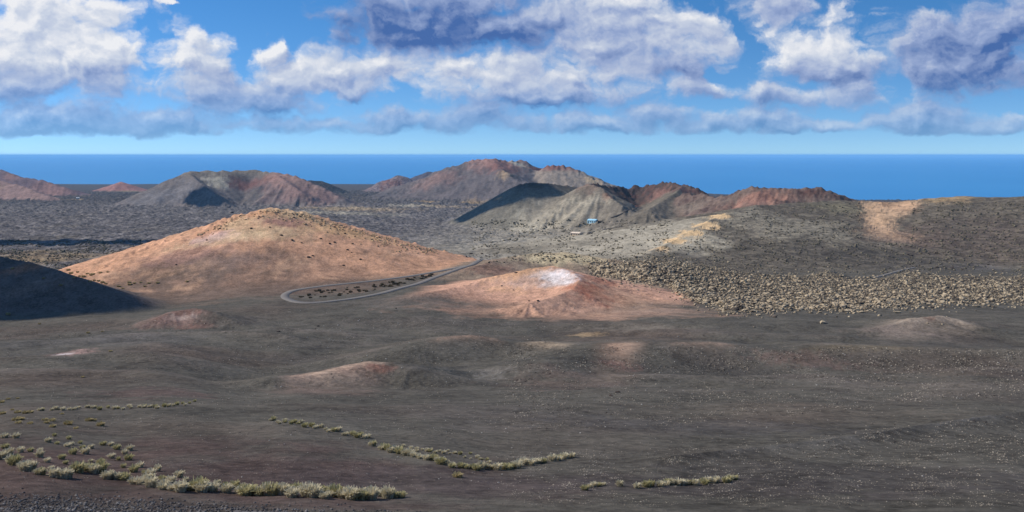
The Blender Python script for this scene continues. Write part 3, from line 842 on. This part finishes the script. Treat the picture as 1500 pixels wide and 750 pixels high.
for n, w_, k in FEATS:
    if k.startswith('dune') or k == 'front_swell':
        continue
    if k not in keyidx:
        keyidx[k] = len(REG); REG.append((NAMES[k], LABELS[k][1]))
    region[w_ > .5] = keyidx[k]

vid = np.arange(NR * NC).reshape(NR, NC)
jn = (np.arange(NC) + 1) % NC
a_ = vid[:-1, :]; b_ = vid[:-1, jn]; c_ = vid[1:, jn]; d_ = vid[1:, :]
quads = np.stack([a_, b_, c_, d_], -1).reshape(-1, 4)       # seen from above
freg = region[:-1, :].reshape(-1)
V = np.stack([XG, YG, ZG], -1).reshape(-1, 3).astype(np.float32)
N = NRM.reshape(-1, 3).astype(np.float32)
CC = np.concatenate([CG.reshape(-1, 3), np.ones((NR * NC, 1))], 1).astype(np.float32)
PV = PEB.reshape(-1).astype(np.float32); LVV = np.clip(LAV, 0, 1).reshape(-1).astype(np.float32)


def grid_mesh(name, faces):
    used, inv = np.unique(faces.reshape(-1), return_inverse=True)
    me = bpy.data.meshes.new(name)
    nv = len(used); nf = len(faces)
    me.vertices.add(nv); me.loops.add(nf * 4); me.polygons.add(nf)
    me.vertices.foreach_set('co', V[used].reshape(-1))
    me.loops.foreach_set('vertex_index', inv.astype(np.int32).reshape(-1))
    me.polygons.foreach_set('loop_start', (np.arange(nf) * 4).astype(np.int32))
    me.polygons.foreach_set('use_smooth', np.ones(nf, bool))
    me.update(calc_edges=True)
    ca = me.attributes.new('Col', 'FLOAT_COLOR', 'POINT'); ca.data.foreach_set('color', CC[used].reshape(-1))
    pa = me.attributes.new('peb', 'FLOAT', 'POINT'); pa.data.foreach_set('value', PV[used])
    la = me.attributes.new('lav', 'FLOAT', 'POINT'); la.data.foreach_set('value', LVV[used])
    me.normals_split_custom_set_from_vertices(N[used])
    return me


def put(name, me, m=None, parent=None, **props):
    o = bpy.data.objects.new(name, me)
    if m is not None and me is not None and len(me.materials) == 0: me.materials.append(m)
    COL.objects.link(o)
    if parent is not None: o.parent = parent
    for k, v in props.items(): o[k] = v
    return o


for i, (nm, lb) in enumerate(REG):
    f = quads[freg == i]
    if len(f) < 4: continue
    put(nm, grid_mesh(nm, f), MG, kind='structure', label=lb)


# ------------------------------------------------------------------ sea
def disc(name, r0, r1, z, n=128, rings=14):
    rr = np.exp(np.linspace(math.log(r0), math.log(r1), rings))
    vs = []; fs = []
    for r in rr:
        for k in range(n):
            vs.append((r * math.sin(2 * PI * k / n), r * math.cos(2 * PI * k / n), z))
    for i in range(rings - 1):
        for k in range(n):
            k2 = (k + 1) % n
            fs.append((i * n + k2, i * n + k, (i + 1) * n + k, (i + 1) * n + k2)[::-1])
    me = bpy.data.meshes.new(name); me.from_pydata(vs, [], fs); me.update()
    return me


put('sea', disc('sea', 3800, 120000, SEA, 256), sea_material(), kind='structure', label='blue open sea reaching to the horizon')


# ------------------------------------------------------------------ roads and paths
def strip(name, path, z, half, m, lift=.12, **props):
    d = np.gradient(path, axis=0); d /= np.linalg.norm(d, axis=1, keepdims=True)
    nrm = np.stack([d[:, 1], -d[:, 0]], 1)
    vs = []; fs = []
    cross = [(-1, -.5), (-.92, 0), (0, .06), (.92, 0), (1, -.5)]
    for p, n_, zz in zip(path, nrm, z):
        for s, dz in cross:
            q = p + n_ * s * half
            vs.append((q[0], q[1], zz + lift + dz))
    k = len(cross)
    for i in range(len(path) - 1):
        for j in range(k - 1):
            fs.append((i * k + j, i * k + j + 1, (i + 1) * k + j + 1, (i + 1) * k + j))
    me = bpy.data.meshes.new(name); me.from_pydata(vs, [], fs); me.update()
    me.polygons.foreach_set('use_smooth', np.ones(len(fs), bool))
    return put(name, me, m, **props)


M_ROAD = flat_material('road_asphalt', lin(120, 114, 108), .9, .2, .3)
M_DARK = flat_material('dark_track', lin(62, 58, 58), .9, .2, .3)
strip('road', road_path, road_z, 2.4, M_ROAD, .18, kind='structure', label='narrow grey road in a hairpin bend below the orange hill')
M_FOOT = flat_material('trodden_path', lin(112, 106, 102), .95, .25, 1.5)
strip('footpath', foot, foot_z, 1.3, M_FOOT, .03, kind='structure', label='grey trodden path along the near edge of the slope')
for (pw, z, wd), nm, mm, lb in zip(track_paths, ('track', 'track', 'track'), (M_DARK, M_DARK, M_ROAD),
                                   ('dark track climbing to the crater rim', 'dark track leading away from the cream building', 'short grey track above the lava rocks')):
    strip(nm, pw, z, wd, mm, .3, kind='structure', label=lb)


# ------------------------------------------------------------------ rocks
def rock_mesh(name, seed, sub=1, flat=.7, jag=.35):
    import bmesh
    r_ = np.random.default_rng(seed)
    bm = bmesh.new(); bmesh.ops.create_icosphere(bm, subdivisions=sub, radius=1.0)
    for v in bm.verts:
        k = 1 + r_.uniform(-jag, jag)
        v.co = Vector((v.co.x * k * 1.1, v.co.y * k * .95, v.co.z * k * flat + .25))
    me = bpy.data.meshes.new(name); bm.to_mesh(me); bm.free()
    return me


def joined_rocks(name, pts, sizes, protos, m, **props):
    """many stones as one mesh (gravel and clinker nobody could count)"""
    pv = []; pf = []
    for p in protos:
        v = np.empty(len(p.vertices) * 3, np.float32); p.vertices.foreach_get('co', v); pv.append(v.reshape(-1, 3))
        f = np.empty(len(p.loops), np.int32); p.loops.foreach_get('vertex_index', f); pf.append(f.reshape(-1, 3))
    vs = []; fs = []; base = 0
    for i, (p, s) in enumerate(zip(pts, sizes)):
        q = i % len(protos)
        a = rng.uniform(0, 2 * PI); c, sn = math.cos(a), math.sin(a)
        v = pv[q] * s
        v = np.stack([v[:, 0] * c - v[:, 1] * sn, v[:, 0] * sn + v[:, 1] * c, v[:, 2]], 1) + p
        vs.append(v); fs.append(pf[q] + base); base += len(v)
    v = np.concatenate(vs).astype(np.float32); f = np.concatenate(fs).astype(np.int32)
    me = bpy.data.meshes.new(name)
    me.vertices.add(len(v)); me.loops.add(f.size); me.polygons.add(len(f))
    me.vertices.foreach_set('co', v.reshape(-1)); me.loops.foreach_set('vertex_index', f.reshape(-1))
    me.polygons.foreach_set('loop_start', (np.arange(len(f)) * 3).astype(np.int32))
    me.update(calc_edges=True)
    return put(name, me, m, **props)


M_LAVA = stone_material('lichened_lava', lin(78, 69, 61), lin(192, 173, 143), .25, .49)
M_SLOPE = stone_material('slope_lava', lin(70, 64, 58), lin(140, 130, 106), .4, .5)
M_CREST = stone_material('tan_rock', lin(120, 92, 70), lin(206, 176, 136), .5, .45)
M_PEB = stone_material('clinker', lin(76, 69, 64), lin(178, 166, 147), .9, .52)
M_PALE = stone_material('pale_stone', lin(120, 112, 104), lin(190, 184, 172), 2.0, .5)
M_GRAV = stone_material('grey_gravel', lin(84, 79, 77), lin(150, 144, 138), 2.0, .55)
M_DROCK = stone_material('dark_rock', lin(52, 44, 42), lin(98, 84, 74), .8, .55)
protos = [rock_mesh('lava_rock', 100 + i, 1, .62, .4) for i in range(9)]
boulders = [rock_mesh('boulder', 150 + i, 2, .6, .16) for i in range(6)]
stones = [rock_mesh('stone', 200 + i, 1, .6, .3) for i in range(5)]

pts = []; sizes = []
while len(pts) < 16000:
    px = rng.uniform(865, 1540); q = rng.uniform(0, 1)
    y0, y1 = np.interp(px, ux, uy), np.interp(px, lx, ly)
    if y1 - y0 < 2: continue
    py = y0 + q * (y1 - y0) + rng.normal(0, 1.5) + rng.exponential(3.0) * (1 if rng.uniform() < .6 else -1)
    p = hit(px, py)
    d = np.hypot(*p)
    p = p + rng.normal(0, 1.0, 2)
    if px > 1280 and rng.uniform() < (px - 1280) / 420 * .8: continue
    pts.append(p); sizes.append(rng.choice([.4, .6, .85, 1.3], p=[.38, .36, .2, .06]) * rng.uniform(.7, 1.2))
pts = np.array(pts); z = zat(pts[:, 0], pts[:, 1])
pts3 = np.column_stack([pts, z]); sizes = np.array(sizes)
order = np.argsort(-sizes / np.hypot(pts[:, 0], pts[:, 1]))
for i in order[:280]:
    o = put('lava_rock', protos[i % 9], M_LAVA, label='lichen-crusted lava rock, one of the bigger ones in the tan rock field', category='rock', group='bigger rocks of the tan lava field')
    o.location = pts3[i]; o.scale = (sizes[i],) * 3; o.rotation_euler = (0, 0, rng.uniform(0, 6.28))
rest = order[280:]
joined_rocks('lava_rubble', pts3[rest], sizes[rest], protos, M_LAVA, kind='stuff', label='tan lichened lava rubble covering the rock field', category='rubble')


def scatter_px(n, x0, x1, y0, y1, fn=None):
    out = []
    while len(out) < n:
        px, py = rng.uniform(x0, x1), rng.uniform(y0, y1)
        if fn is not None and not fn(px, py): continue
        out.append(hit(px, py) + rng.normal(0, .3, 2))
    out = np.array(out)
    return np.column_stack([out, zat(out[:, 0], out[:, 1])])


# pale stones strewn over the ash
p1 = scatter_px(900, 640, 1520, 515, 700, lambda x, y: y < 600 or rng.uniform() < .25 or y > 690 - (x - 900) * .12)
p2 = scatter_px(260, 300, 900, 560, 720)
p3 = scatter_px(260, 380, 1000, 445, 540)
p4 = scatter_px(60, 20, 560, 560, 720)
pp = np.concatenate([p1, p2, p3, p4])
dd = np.hypot(pp[:, 0], pp[:, 1])
joined_rocks('scattered_stones', pp, dd * (.00018 + .0008 * rng.uniform(0, 1, len(pp)) ** 4) + .005, stones, M_PALE, kind='stuff', label='small pale stones strewn over the dark ash', category='stones')
# coarse gravel on the near bank
g1 = scatter_px(5200, -20, 620, 712, 756, lambda x, y: y > 728 + max(0, x - 60) * .055 + rng.normal(0, 6))
joined_rocks('gravel', g1, .018 + .075 * rng.uniform(0, 1, len(g1)) ** 3, stones, M_GRAV, kind='stuff', label='coarse grey gravel on the near bank', category='gravel')

def peb_mesh(seed):
    r_ = np.random.default_rng(seed)
    v = np.array([(1, 0, 0), (0, 1, 0), (-1, 0, 0), (0, -1, 0), (0, 0, .8), (0, 0, -.4)]) * r_.uniform(.7, 1.3, (6, 1))
    f = [(0, 1, 4), (1, 2, 4), (2, 3, 4), (3, 0, 4), (1, 0, 5), (2, 1, 5), (3, 2, 5), (0, 3, 5)]
    me = bpy.data.meshes.new('pebble'); me.from_pydata([tuple(q) for q in v], [], f); me.update()
    return me


pebs = [peb_mesh(700 + i) for i in range(5)]
# loose rocks and low bushes over the long olive slope and the valley
s1 = scatter_px(5200, 985, 1510, 296, 404, lambda x, y: not (1262 < x < 1335 and y < 356) and y - 366 + (x - 955) * .514 > 14 and y > np.interp(x, [985, 1060, 1105, 1225, 1500], [368, 318, 306, 298, 294]) and gnoise(np.array([x / 28.0]), np.array([y / 9.0]))[0] > rng.normal(-.05, .3))
s2 = scatter_px(2600, 690, 990, 322, 385, lambda x, y: gnoise(np.array([x / 30.0]), np.array([y / 6.0]))[0] > rng.normal(.05, .25))
s3 = scatter_px(1600, -10, 250, 352, 396, lambda x, y: np.hypot(*hit(x, y)) > 830 and gnoise(np.array([x / 40.0]), np.array([y / 6.0]))[0] > rng.normal(0, .25))
sl = np.concatenate([s1, s2, s3]); sd_ = np.hypot(sl[:, 0], sl[:, 1])
joined_rocks('slope_rubble', sl, sd_ * (.0003 + .0010 * rng.uniform(0, 1, len(sl)) ** 3), protos, M_SLOPE, kind='stuff', label='small lichened lava rubble strewn over the olive slope and valley', category='rubble')

c1 = scatter_px(700, 415, 640, 312, 372, lambda x, y: 0 < y - np.interp(x, [395, 432, 475, 520, 580, 640], [306, 310, 322, 335, 352, 368]) < rng.exponential(5) + 2)
c2 = scatter_px(260, 290, 420, 308, 350, lambda x, y: 0 < y - np.interp(x, [255, 300, 345, 372, 395, 432], [362, 339, 318, 312, 306, 310]) < rng.exponential(5) + 2)
cr = np.concatenate([c1, c2])
joined_rocks('crest_rubble', cr, 700 * (.0004 + .0011 * rng.uniform(0, 1, len(cr)) ** 3), protos, M_CREST, kind='stuff', label='tan rubble along the crest of the orange hill', category='rubble')
# small clinker pebbles on the ash
def dens(x, y):
    n_ = gnoise(np.array([x / 60.0]), np.array([y / 16.0]))[0]
    hollow = abs(y - np.interp(x, [640, 800, 1000, 1200, 1400], [655, 645, 640, 622, 600])) < 16
    return (not hollow or rng.uniform() < .1) and n_ > rng.normal(.1, .3)
b1 = scatter_px(19000, 740, 1520, 508, 742, dens)
b2 = scatter_px(9000, -10, 800, 470, 715, dens)
bb = np.concatenate([b1, b2]); db = np.hypot(bb[:, 0], bb[:, 1])
joined_rocks('clinker_pebbles', bb, db * (.00034 + .0007 * rng.uniform(0, 1, len(bb)) ** 4) * np.where(bb[:, 0] > 0, 1.1, .8), pebs, M_PEB, kind='stuff', label='small brown grey clinker pebbles on the ash slopes', category='pebbles')

# dark boulders on the orange hill and mounds
BOULD = [(303, 352), (258, 388), (322, 335), (368, 335), (380, 318), (395, 333), (470, 350), (483, 357), (490, 355), (509, 366), (515, 370), (528, 380), (503, 389), (458, 375), (452, 377), (412, 345), (428, 352), (442, 356), (340, 312), (352, 316), (360, 322), (440, 318), (470, 330), (490, 333), (505, 342), (520, 347), (545, 352), (690, 372), (698, 374), (706, 372), (712, 375), (683, 376), (756, 400), (735, 419), (752, 425), (775, 441), (788, 441), (628, 456), (580, 452), (408, 486), (466, 478), (462, 482), (1373, 392), (1395, 393), (1410, 395), (1330, 373), (1336, 375), (1372, 371), (975, 380), (1000, 383), (1018, 386), (905, 575), (895, 580)]
for (px, py) in BOULD:
    p = hit(px, py); d = np.hypot(*p)
    on = ('orange hill' if px < 560 and py < 392 else 'mound with the white patch' if 700 < px < 800 and py < 445 else 'olive slope above the rock field' if px > 1300 else 'ash plain')
    k = .0010 if py < 500 else .0014
    o = put('boulder', boulders[int(rng.integers(6))], M_DROCK, label='dark brown boulder lying on the %s' % on, category='boulder', group='boulders on the %s' % on)
    s = d * k * rng.uniform(.8, 1.5)
    o.location = (p[0], p[1], float(zat(*p)[0])); o.scale = (s * 1.3, s, s); o.rotation_euler = (0, 0, rng.uniform(0, 6.28))


# ------------------------------------------------------------------ shrubs and grass tufts
def tuft_mesh(name, seed, n=150, spread=.55, h=.75, wide=.045):
    r_ = np.random.default_rng(seed)
    vs = []; fs = []
    for i in range(n):
        a = r_.uniform(0, 2 * PI); rad = spread * .55 * math.sqrt(r_.uniform())
        bx, by = rad * math.cos(a), rad * math.sin(a)
        a2 = a + r_.normal(0, .6)
        lean = r_.uniform(.1, .95)
        ln = h * r_.uniform(.6, 1.1) * (1.0 - .25 * lean)
        dx, dy = math.cos(a2) * lean * .62, math.sin(a2) * lean * .62
        w_ = wide * r_.uniform(.6, 1.3)
        sx, sy = -math.sin(a2) * w_, math.cos(a2) * w_
        b = len(vs)
        mid = (bx + dx * ln * .55, by + dy * ln * .55, ln * .62)
        tip = (bx + dx * ln * 1.25, by + dy * ln * 1.25, ln * (1.0 - .35 * lean))
        vs += [(bx - sx, by - sy, -.03), (bx + sx, by + sy, -.03), (mid[0] + sx, mid[1] + sy, mid[2]), (mid[0] - sx, mid[1] - sy, mid[2]), (tip[0] + sx * .5, tip[1] + sy * .5, tip[2]), (tip[0] - sx * .5, tip[1] - sy * .5, tip[2])]
        fs += [(b, b + 1, b + 2, b + 3), (b + 3, b + 2, b + 4, b + 5)]
    me = bpy.data.meshes.new(name); me.from_pydata(vs, [], fs); me.update()
    return me


M_TUFT = tuft_material('straw_grass', lin(182, 172, 140), lin(228, 217, 188))
M_TUFTG = tuft_material('green_grass', lin(158, 150, 106), lin(200, 190, 146))
M_SHRUB = tuft_material('ochre_shrub', lin(156, 140, 100), lin(198, 182, 138))
M_DSHRUB = tuft_material('dark_shrub', lin(70, 64, 52), lin(120, 108, 84))
tufts = [tuft_mesh('tuft', 300 + i) for i in range(7)]
for t_ in tufts[:5]: t_.materials.append(M_TUFT)
for t_ in tufts[5:]: t_.materials.append(M_TUFTG)
shrubs = [tuft_mesh('shrub', 400 + i, 130, .8, .5, .06) for i in range(3)]
for t_ in shrubs: t_.materials.append(M_SHRUB)
dshr = [tuft_mesh('shrub', 500 + i, 110, .9, .6, .08) for i in range(3)]
for t_ in dshr: t_.materials.append(M_DSHRUB)


TUFT_MID = .68


def plant(name, me, px, py, s, label, cat, group):
    p = hit(px, py)
    if cat == 'grass tuft':
        look = 'greenish' if me in tufts[5:] else 'straw-coloured'
        look = ('big ' if s > TUFT_MID else 'little ') + look
        label = look + ' ' + label; group = group + ', ' + look
    o = put(name, me, None, label=label, category=cat, group=group)
    o.location = (p[0], p[1], float(zat(*p)[0]) - .02)
    o.scale = (s, s, s * rng.uniform(.85, 1.15)); o.rotation_euler = (0, 0, rng.uniform(0, 6.28))
    return o


def row(line, n, jx, jy, smin, smax, label, group, twin=0.0):
    xs, ys = zip(*line)
    q = np.sort(np.linspace(0, 1, n) + rng.normal(0, .3 / n, n))
    for t_ in q:
        px = xs[0] + np.clip(t_, 0, 1) * (xs[-1] - xs[0])
        py = np.interp(px, xs, ys) + rng.normal(0, jy)
        plant('grass_tuft', tufts[int(rng.integers(7))], px + rng.normal(0, jx), py, rng.uniform(smin, smax), label, 'grass tuft', group)


L1 = 'grass tuft in the long row beside the gravel bank'
G1 = 'tufts in the long row beside the gravel bank'
row([(2, 672), (30, 684), (62, 694), (92, 700), (118, 690), (150, 698), (200, 709), (260, 718), (320, 722), (400, 726), (480, 729), (545, 731), (588, 727)], 62, 2, 2.0, .62, 1.05, L1, G1)
row([(350, 716), (420, 720), (480, 722), (540, 724), (570, 724)], 22, 2, 1.4, .5, .8, L1, G1)
L2 = 'loose tuft scattered just above the long row by the gravel bank'
for (px, py) in [(6, 640), (24, 640), (8, 655), (30, 660), (16, 668), (45, 662), (58, 662), (72, 647), (80, 640), (84, 652), (56, 668), (70, 676), (78, 686), (90, 672), (96, 684), (100, 655), (108, 664), (120, 658), (124, 665), (134, 660), (148, 654), (132, 676), (138, 684), (150, 682), (163, 655), (172, 658), (182, 662), (190, 661), (166, 672), (175, 672), (188, 674), (180, 682), (198, 688), (205, 684), (212, 694), (228, 684), (230, 690), (222, 700), (236, 702), (250, 704), (262, 698), (270, 706), (286, 710), (300, 712), (316, 712), (330, 712), (342, 713), (100, 640), (102, 652), (118, 650)]:
    plant('grass_tuft', tufts[int(rng.integers(7))], px + rng.normal(0, 1.5), py + rng.normal(0, 1.5), rng.uniform(.38, .78), L2, 'grass tuft', 'loose tufts above the long row')
L3 = 'grass tuft in the dense curved row in the middle of the near slope'
G3 = 'tufts of the dense curved row on the near slope'
row([(545, 655), (570, 660), (600, 668), (640, 676), (660, 684), (690, 687), (720, 688), (755, 685), (790, 678), (838, 669)], 54, 1.5, 1.2, .55, .9, L3, G3)
row([(585, 656), (620, 660), (660, 664), (700, 672), (720, 678)], 26, 2, 2.2, .25, .5, L3, G3)
L4 = 'grass tuft in the short row beyond the dense curved one'
row([(396, 616), (430, 620), (460, 627), (490, 632), (515, 637), (540, 641)], 30, 1.5, 1.6, .45, .75, L4, 'tufts of the short row beyond the curved one')
L5 = 'grass tuft in the thin row at the foot of the brown ash slope'
row([(60, 601), (100, 600), (130, 598), (180, 599), (230, 597), (260, 594), (284, 590)], 36, 1.5, 1.0, .5, .8, L5, 'tufts in the thin far row')
L6 = 'grass tuft in the short broken row by the grey path'
for (px, py) in [(857, 718), (864, 714), (870, 713), (877, 712), (884, 711), (908, 712)]:
    plant('grass_tuft', tufts[int(rng.integers(7))], px, py, rng.uniform(.4, .65), L6, 'grass tuft', 'tufts of the broken row by the path')
row([(934, 715), (960, 712), (990, 711), (1020, 710), (1050, 707), (1080, 703)], 26, 1.5, 1.0, .45, .72, L6, 'tufts of the broken row by the path')
LS = 'low ochre shrub scattered between the thin row and the loose tufts'
for (px, py) in [(2, 590), (12, 585), (26, 584), (3, 607), (18, 601), (26, 605), (37, 606), (44, 605), (90, 607), (147, 624), (24, 616), (30, 615), (44, 621), (66, 616), (68, 620), (76, 617), (77, 626), (100, 622), (111, 628), (130, 617), (27, 620), (136, 617), (670, 699)]:
    plant('shrub', shrubs[int(rng.integers(3))], px, py, rng.uniform(.45, 1.0), LS, 'shrub', 'ochre shrubs on the brown slope')
LD = 'pale round shrub along the foot of the dark hill'
for (px, py) in [(100, 396), (104, 401), (108, 407), (114, 399), (117, 405), (122, 406), (128, 401), (134, 403), (137, 402), (147, 400), (158, 399), (132, 413), (138, 411), (144, 412), (150, 414), (155, 416), (174, 420), (180, 423), (189, 414), (190, 417), (197, 415), (206, 414), (212, 420), (218, 415), (231, 415), (274, 413), (89, 418), (64, 408), (18, 394), (12, 461), (58, 475), (129, 488), (162, 515), (121, 553), (150, 486)]:
    plant('shrub', shrubs[int(rng.integers(3))], px, py, float(np.hypot(*hit(px, py))) * rng.uniform(.0028, .0042), LD, 'shrub', 'pale shrubs by the dark hill')
LH = 'dark low shrub inside the hairpin bend of the road'
hp = []
while len(hp) < 75:
    px = rng.uniform(438, 652); t_ = (px - 438) / 214
    lo_ = np.interp(px, [438, 470, 540, 600, 652], [438, 439, 430, 414, 398]); up_ = np.interp(px, [438, 500, 560, 652], [428, 421, 414, 398])
    if lo_ - up_ < 2: continue
    hp.append((px, rng.uniform(up_ + 1, lo_)))
for (px, py) in hp:
    plant('shrub', dshr[int(rng.integers(3))], px, py, float(np.hypot(*hit(px, py))) * rng.uniform(.0016, .0036), LH, 'shrub', 'dark shrubs inside the hairpin bend')


# ------------------------------------------------------------------ buildings
def box(name, sx, sy, sz, loc, m, parent, bev=.0):
    import bmesh
    bm = bmesh.new(); bmesh.ops.create_cube(bm, size=1.0)
    bmesh.ops.scale(bm, vec=(sx, sy, sz), verts=bm.verts)
    me = bpy.data.meshes.new(name); bm.to_mesh(me); bm.free()
    o = put(name, me, m, parent); o.location = loc
    return o


def gable(name, sx, sy, h, loc, m, parent):
    x, y = sx / 2, sy / 2
    vs = [(-x, -y, 0), (x, -y, 0), (x, y, 0), (-x, y, 0), (-x, 0, h), (x, 0, h)]
    fs = [(0, 1, 5, 4), (2, 3, 4, 5), (0, 4, 3), (1, 2, 5), (3, 2, 1, 0)]
    me = bpy.data.meshes.new(name); me.from_pydata(vs, [], fs); me.update()
    o = put(name, me, m, parent); o.location = loc
    return o


def building(name, px, py, wpx, hpx, wallm, roofm, label, nwin, rot=0.0, depth=.6):
    p = hit(px, py); d = np.hypot(*p)
    wd = wpx * d / F; ht = hpx * d / F
    e = put(name, None, label=label, category='building')
    e.location = (p[0], p[1], float(zat(*p)[0])); e.rotation_euler = (0, 0, -math.atan2(p[0], p[1]) + rot)
    dp = wd * depth
    box('wall', wd, dp, ht + 3, (0, dp / 2, ht / 2 - 1.5), wallm, e)
    gable('roof', wd * 1.06, dp * 1.12, ht * .45, (0, dp / 2, ht + .01), roofm, e)
    for k in range(nwin):
        x = (k - (nwin - 1) / 2) * wd / nwin
        wn_ = box('window' if k else 'door', wd / nwin * .45, .3, ht * (.45 if k else .75), (x, -.1, ht * (.55 if k else .37)), M_GLASS, e)
    return e


M_GLASS = flat_material('dark_glass', lin(52, 60, 68), .2, .1)
M_BLUE = flat_material('blue_wall', lin(186, 228, 242), .7, .08)
M_BLUER = flat_material('pale_blue_roof', lin(168, 214, 232), .6, .08)
M_CREAM = flat_material('cream_wall', lin(222, 200, 172), .8, .08)
M_CREAMR = flat_material('cream_roof', lin(232, 212, 188), .8, .08)
M_WHITE = flat_material('white_wall', lin(235, 232, 226), .8, .05)
building('building', 866, 327, 14, 4.2, M_BLUE, M_BLUER, 'light blue low building below the grey brown cone', 4, -.6)
building('building', 878, 327, 5, 2.6, M_DROCK, M_DROCK, 'small dark shed beside the light blue building', 2)
building('building', 842, 345, 15, 3.4, M_CREAM, M_CREAMR, 'cream long low building on the olive valley floor', 5, -.6)
building('building', 114, 292, 4, 2, M_WHITE, M_WHITE, 'tiny white house on the far lava plain', 2)


# ------------------------------------------------------------------ clouds overhead that shade parts of the land
def cloud_mesh(name, seed, rx, ry, rz):
    import bmesh
    r_ = np.random.default_rng(seed)
    bm = bmesh.new()
    for i in range(14):
        a = r_.uniform(0, 2 * PI); q = math.sqrt(r_.uniform()) * .72
        s = r_.uniform(.28, .46)
        res = bmesh.ops.create_icosphere(bm, subdivisions=3, radius=1.0)
        for v in res['verts']:
            v.co = Vector((v.co.x * s * rx + math.cos(a) * q * rx, v.co.y * s * ry + math.sin(a) * q * ry, max(v.co.z * s, -.12) * rz))
    n = np.empty(len(bm.verts) * 3)
    bm.normal_update()
    X = np.array([v.co[:] for v in bm.verts])
    L = min(rx, ry)
    dn = fbm(X[:, 0], X[:, 1] + X[:, 2], L * .4, 4, .55, seed) * L * .12
    for v, k in zip(bm.verts, dn):
        v.co += v.normal * k
    me = bpy.data.meshes.new(name); bm.to_mesh(me); bm.free()
    me.polygons.foreach_set('use_smooth', np.ones(len(me.polygons), bool))
    return me


def cloud_material():
    m, T = mat('cloud_white')
    b = T.n('ShaderNodeBsdfDiffuse'); b.inputs[0].default_value = (.9, .9, .92, 1)
    t = T.n('ShaderNodeBsdfTranslucent'); t.inputs[0].default_value = (.9, .9, .92, 1)
    mx = T.n('ShaderNodeMixShader'); mx.inputs[0].default_value = .5
    T.put(mx.inputs[1], b.outputs[0]); T.put(mx.inputs[2], t.outputs[0])
    o = T.n('ShaderNodeOutputMaterial'); T.put(o.inputs[0], mx.outputs[0])
    return m


M_CLOUD = cloud_material()


def cloud(px, py, h, rx, ry, seed, label, off=(0, 0)):
    p = hit(px, py); zz = float(zat(*p)[0])
    t_ = h / SUN_DIR[2]
    o = put('cloud', cloud_mesh('cloud', seed, rx, ry, .3 * min(rx, ry)), M_CLOUD, label=label, category='cloud', group='clouds shading the land')
    o.location = (p[0] + SUN_DIR[0] * t_ + off[0], p[1] + SUN_DIR[1] * t_ + off[1], zz + h)


cloud(15, 425, 700, 62, 40, 1, 'small cumulus cloud shading the dark ash hill')
cloud(60, 356, 800, 210, 42, 2, 'long thin cumulus cloud shading a band of the lava plain')
cloud(300, 293, 900, 75, 60, 3, 'small cumulus cloud shading the foot of the broad grey and pink cone')
cloud(735, 290, 800, 135, 64, 4, 'small cumulus cloud shading the dark cone')

# ------------------------------------------------------------------ haze
def haze():
    import bmesh
    bm = bmesh.new(); bmesh.ops.create_cube(bm, size=1.0)
    zlo, zhi = SEA - 30.0, 25.0
    bmesh.ops.scale(bm, vec=(260000, 260000, zhi - zlo), verts=bm.verts)
    bmesh.ops.translate(bm, vec=(0, 0, (zhi + zlo) / 2), verts=bm.verts)
    me = bpy.data.meshes.new('haze'); bm.to_mesh(me); bm.free()
    m = bpy.data.materials.new('haze_air'); m.use_nodes = True; m.node_tree.nodes.clear()
    T = NT(m.node_tree)
    v = T.n('ShaderNodeVolumePrincipled')
    v.inputs['Color'].default_value = (.34, .70, 1.0, 1)
    v.inputs['Density'].default_value = 2.4e-5
    v.inputs['Anisotropy'].default_value = 0.0
    o = T.n('ShaderNodeOutputMaterial'); T.put(o.inputs['Volume'], v.outputs[0])
    put('haze', me, m, kind='stuff', label='thin blue haze over the land and the sea', category='haze')


haze()
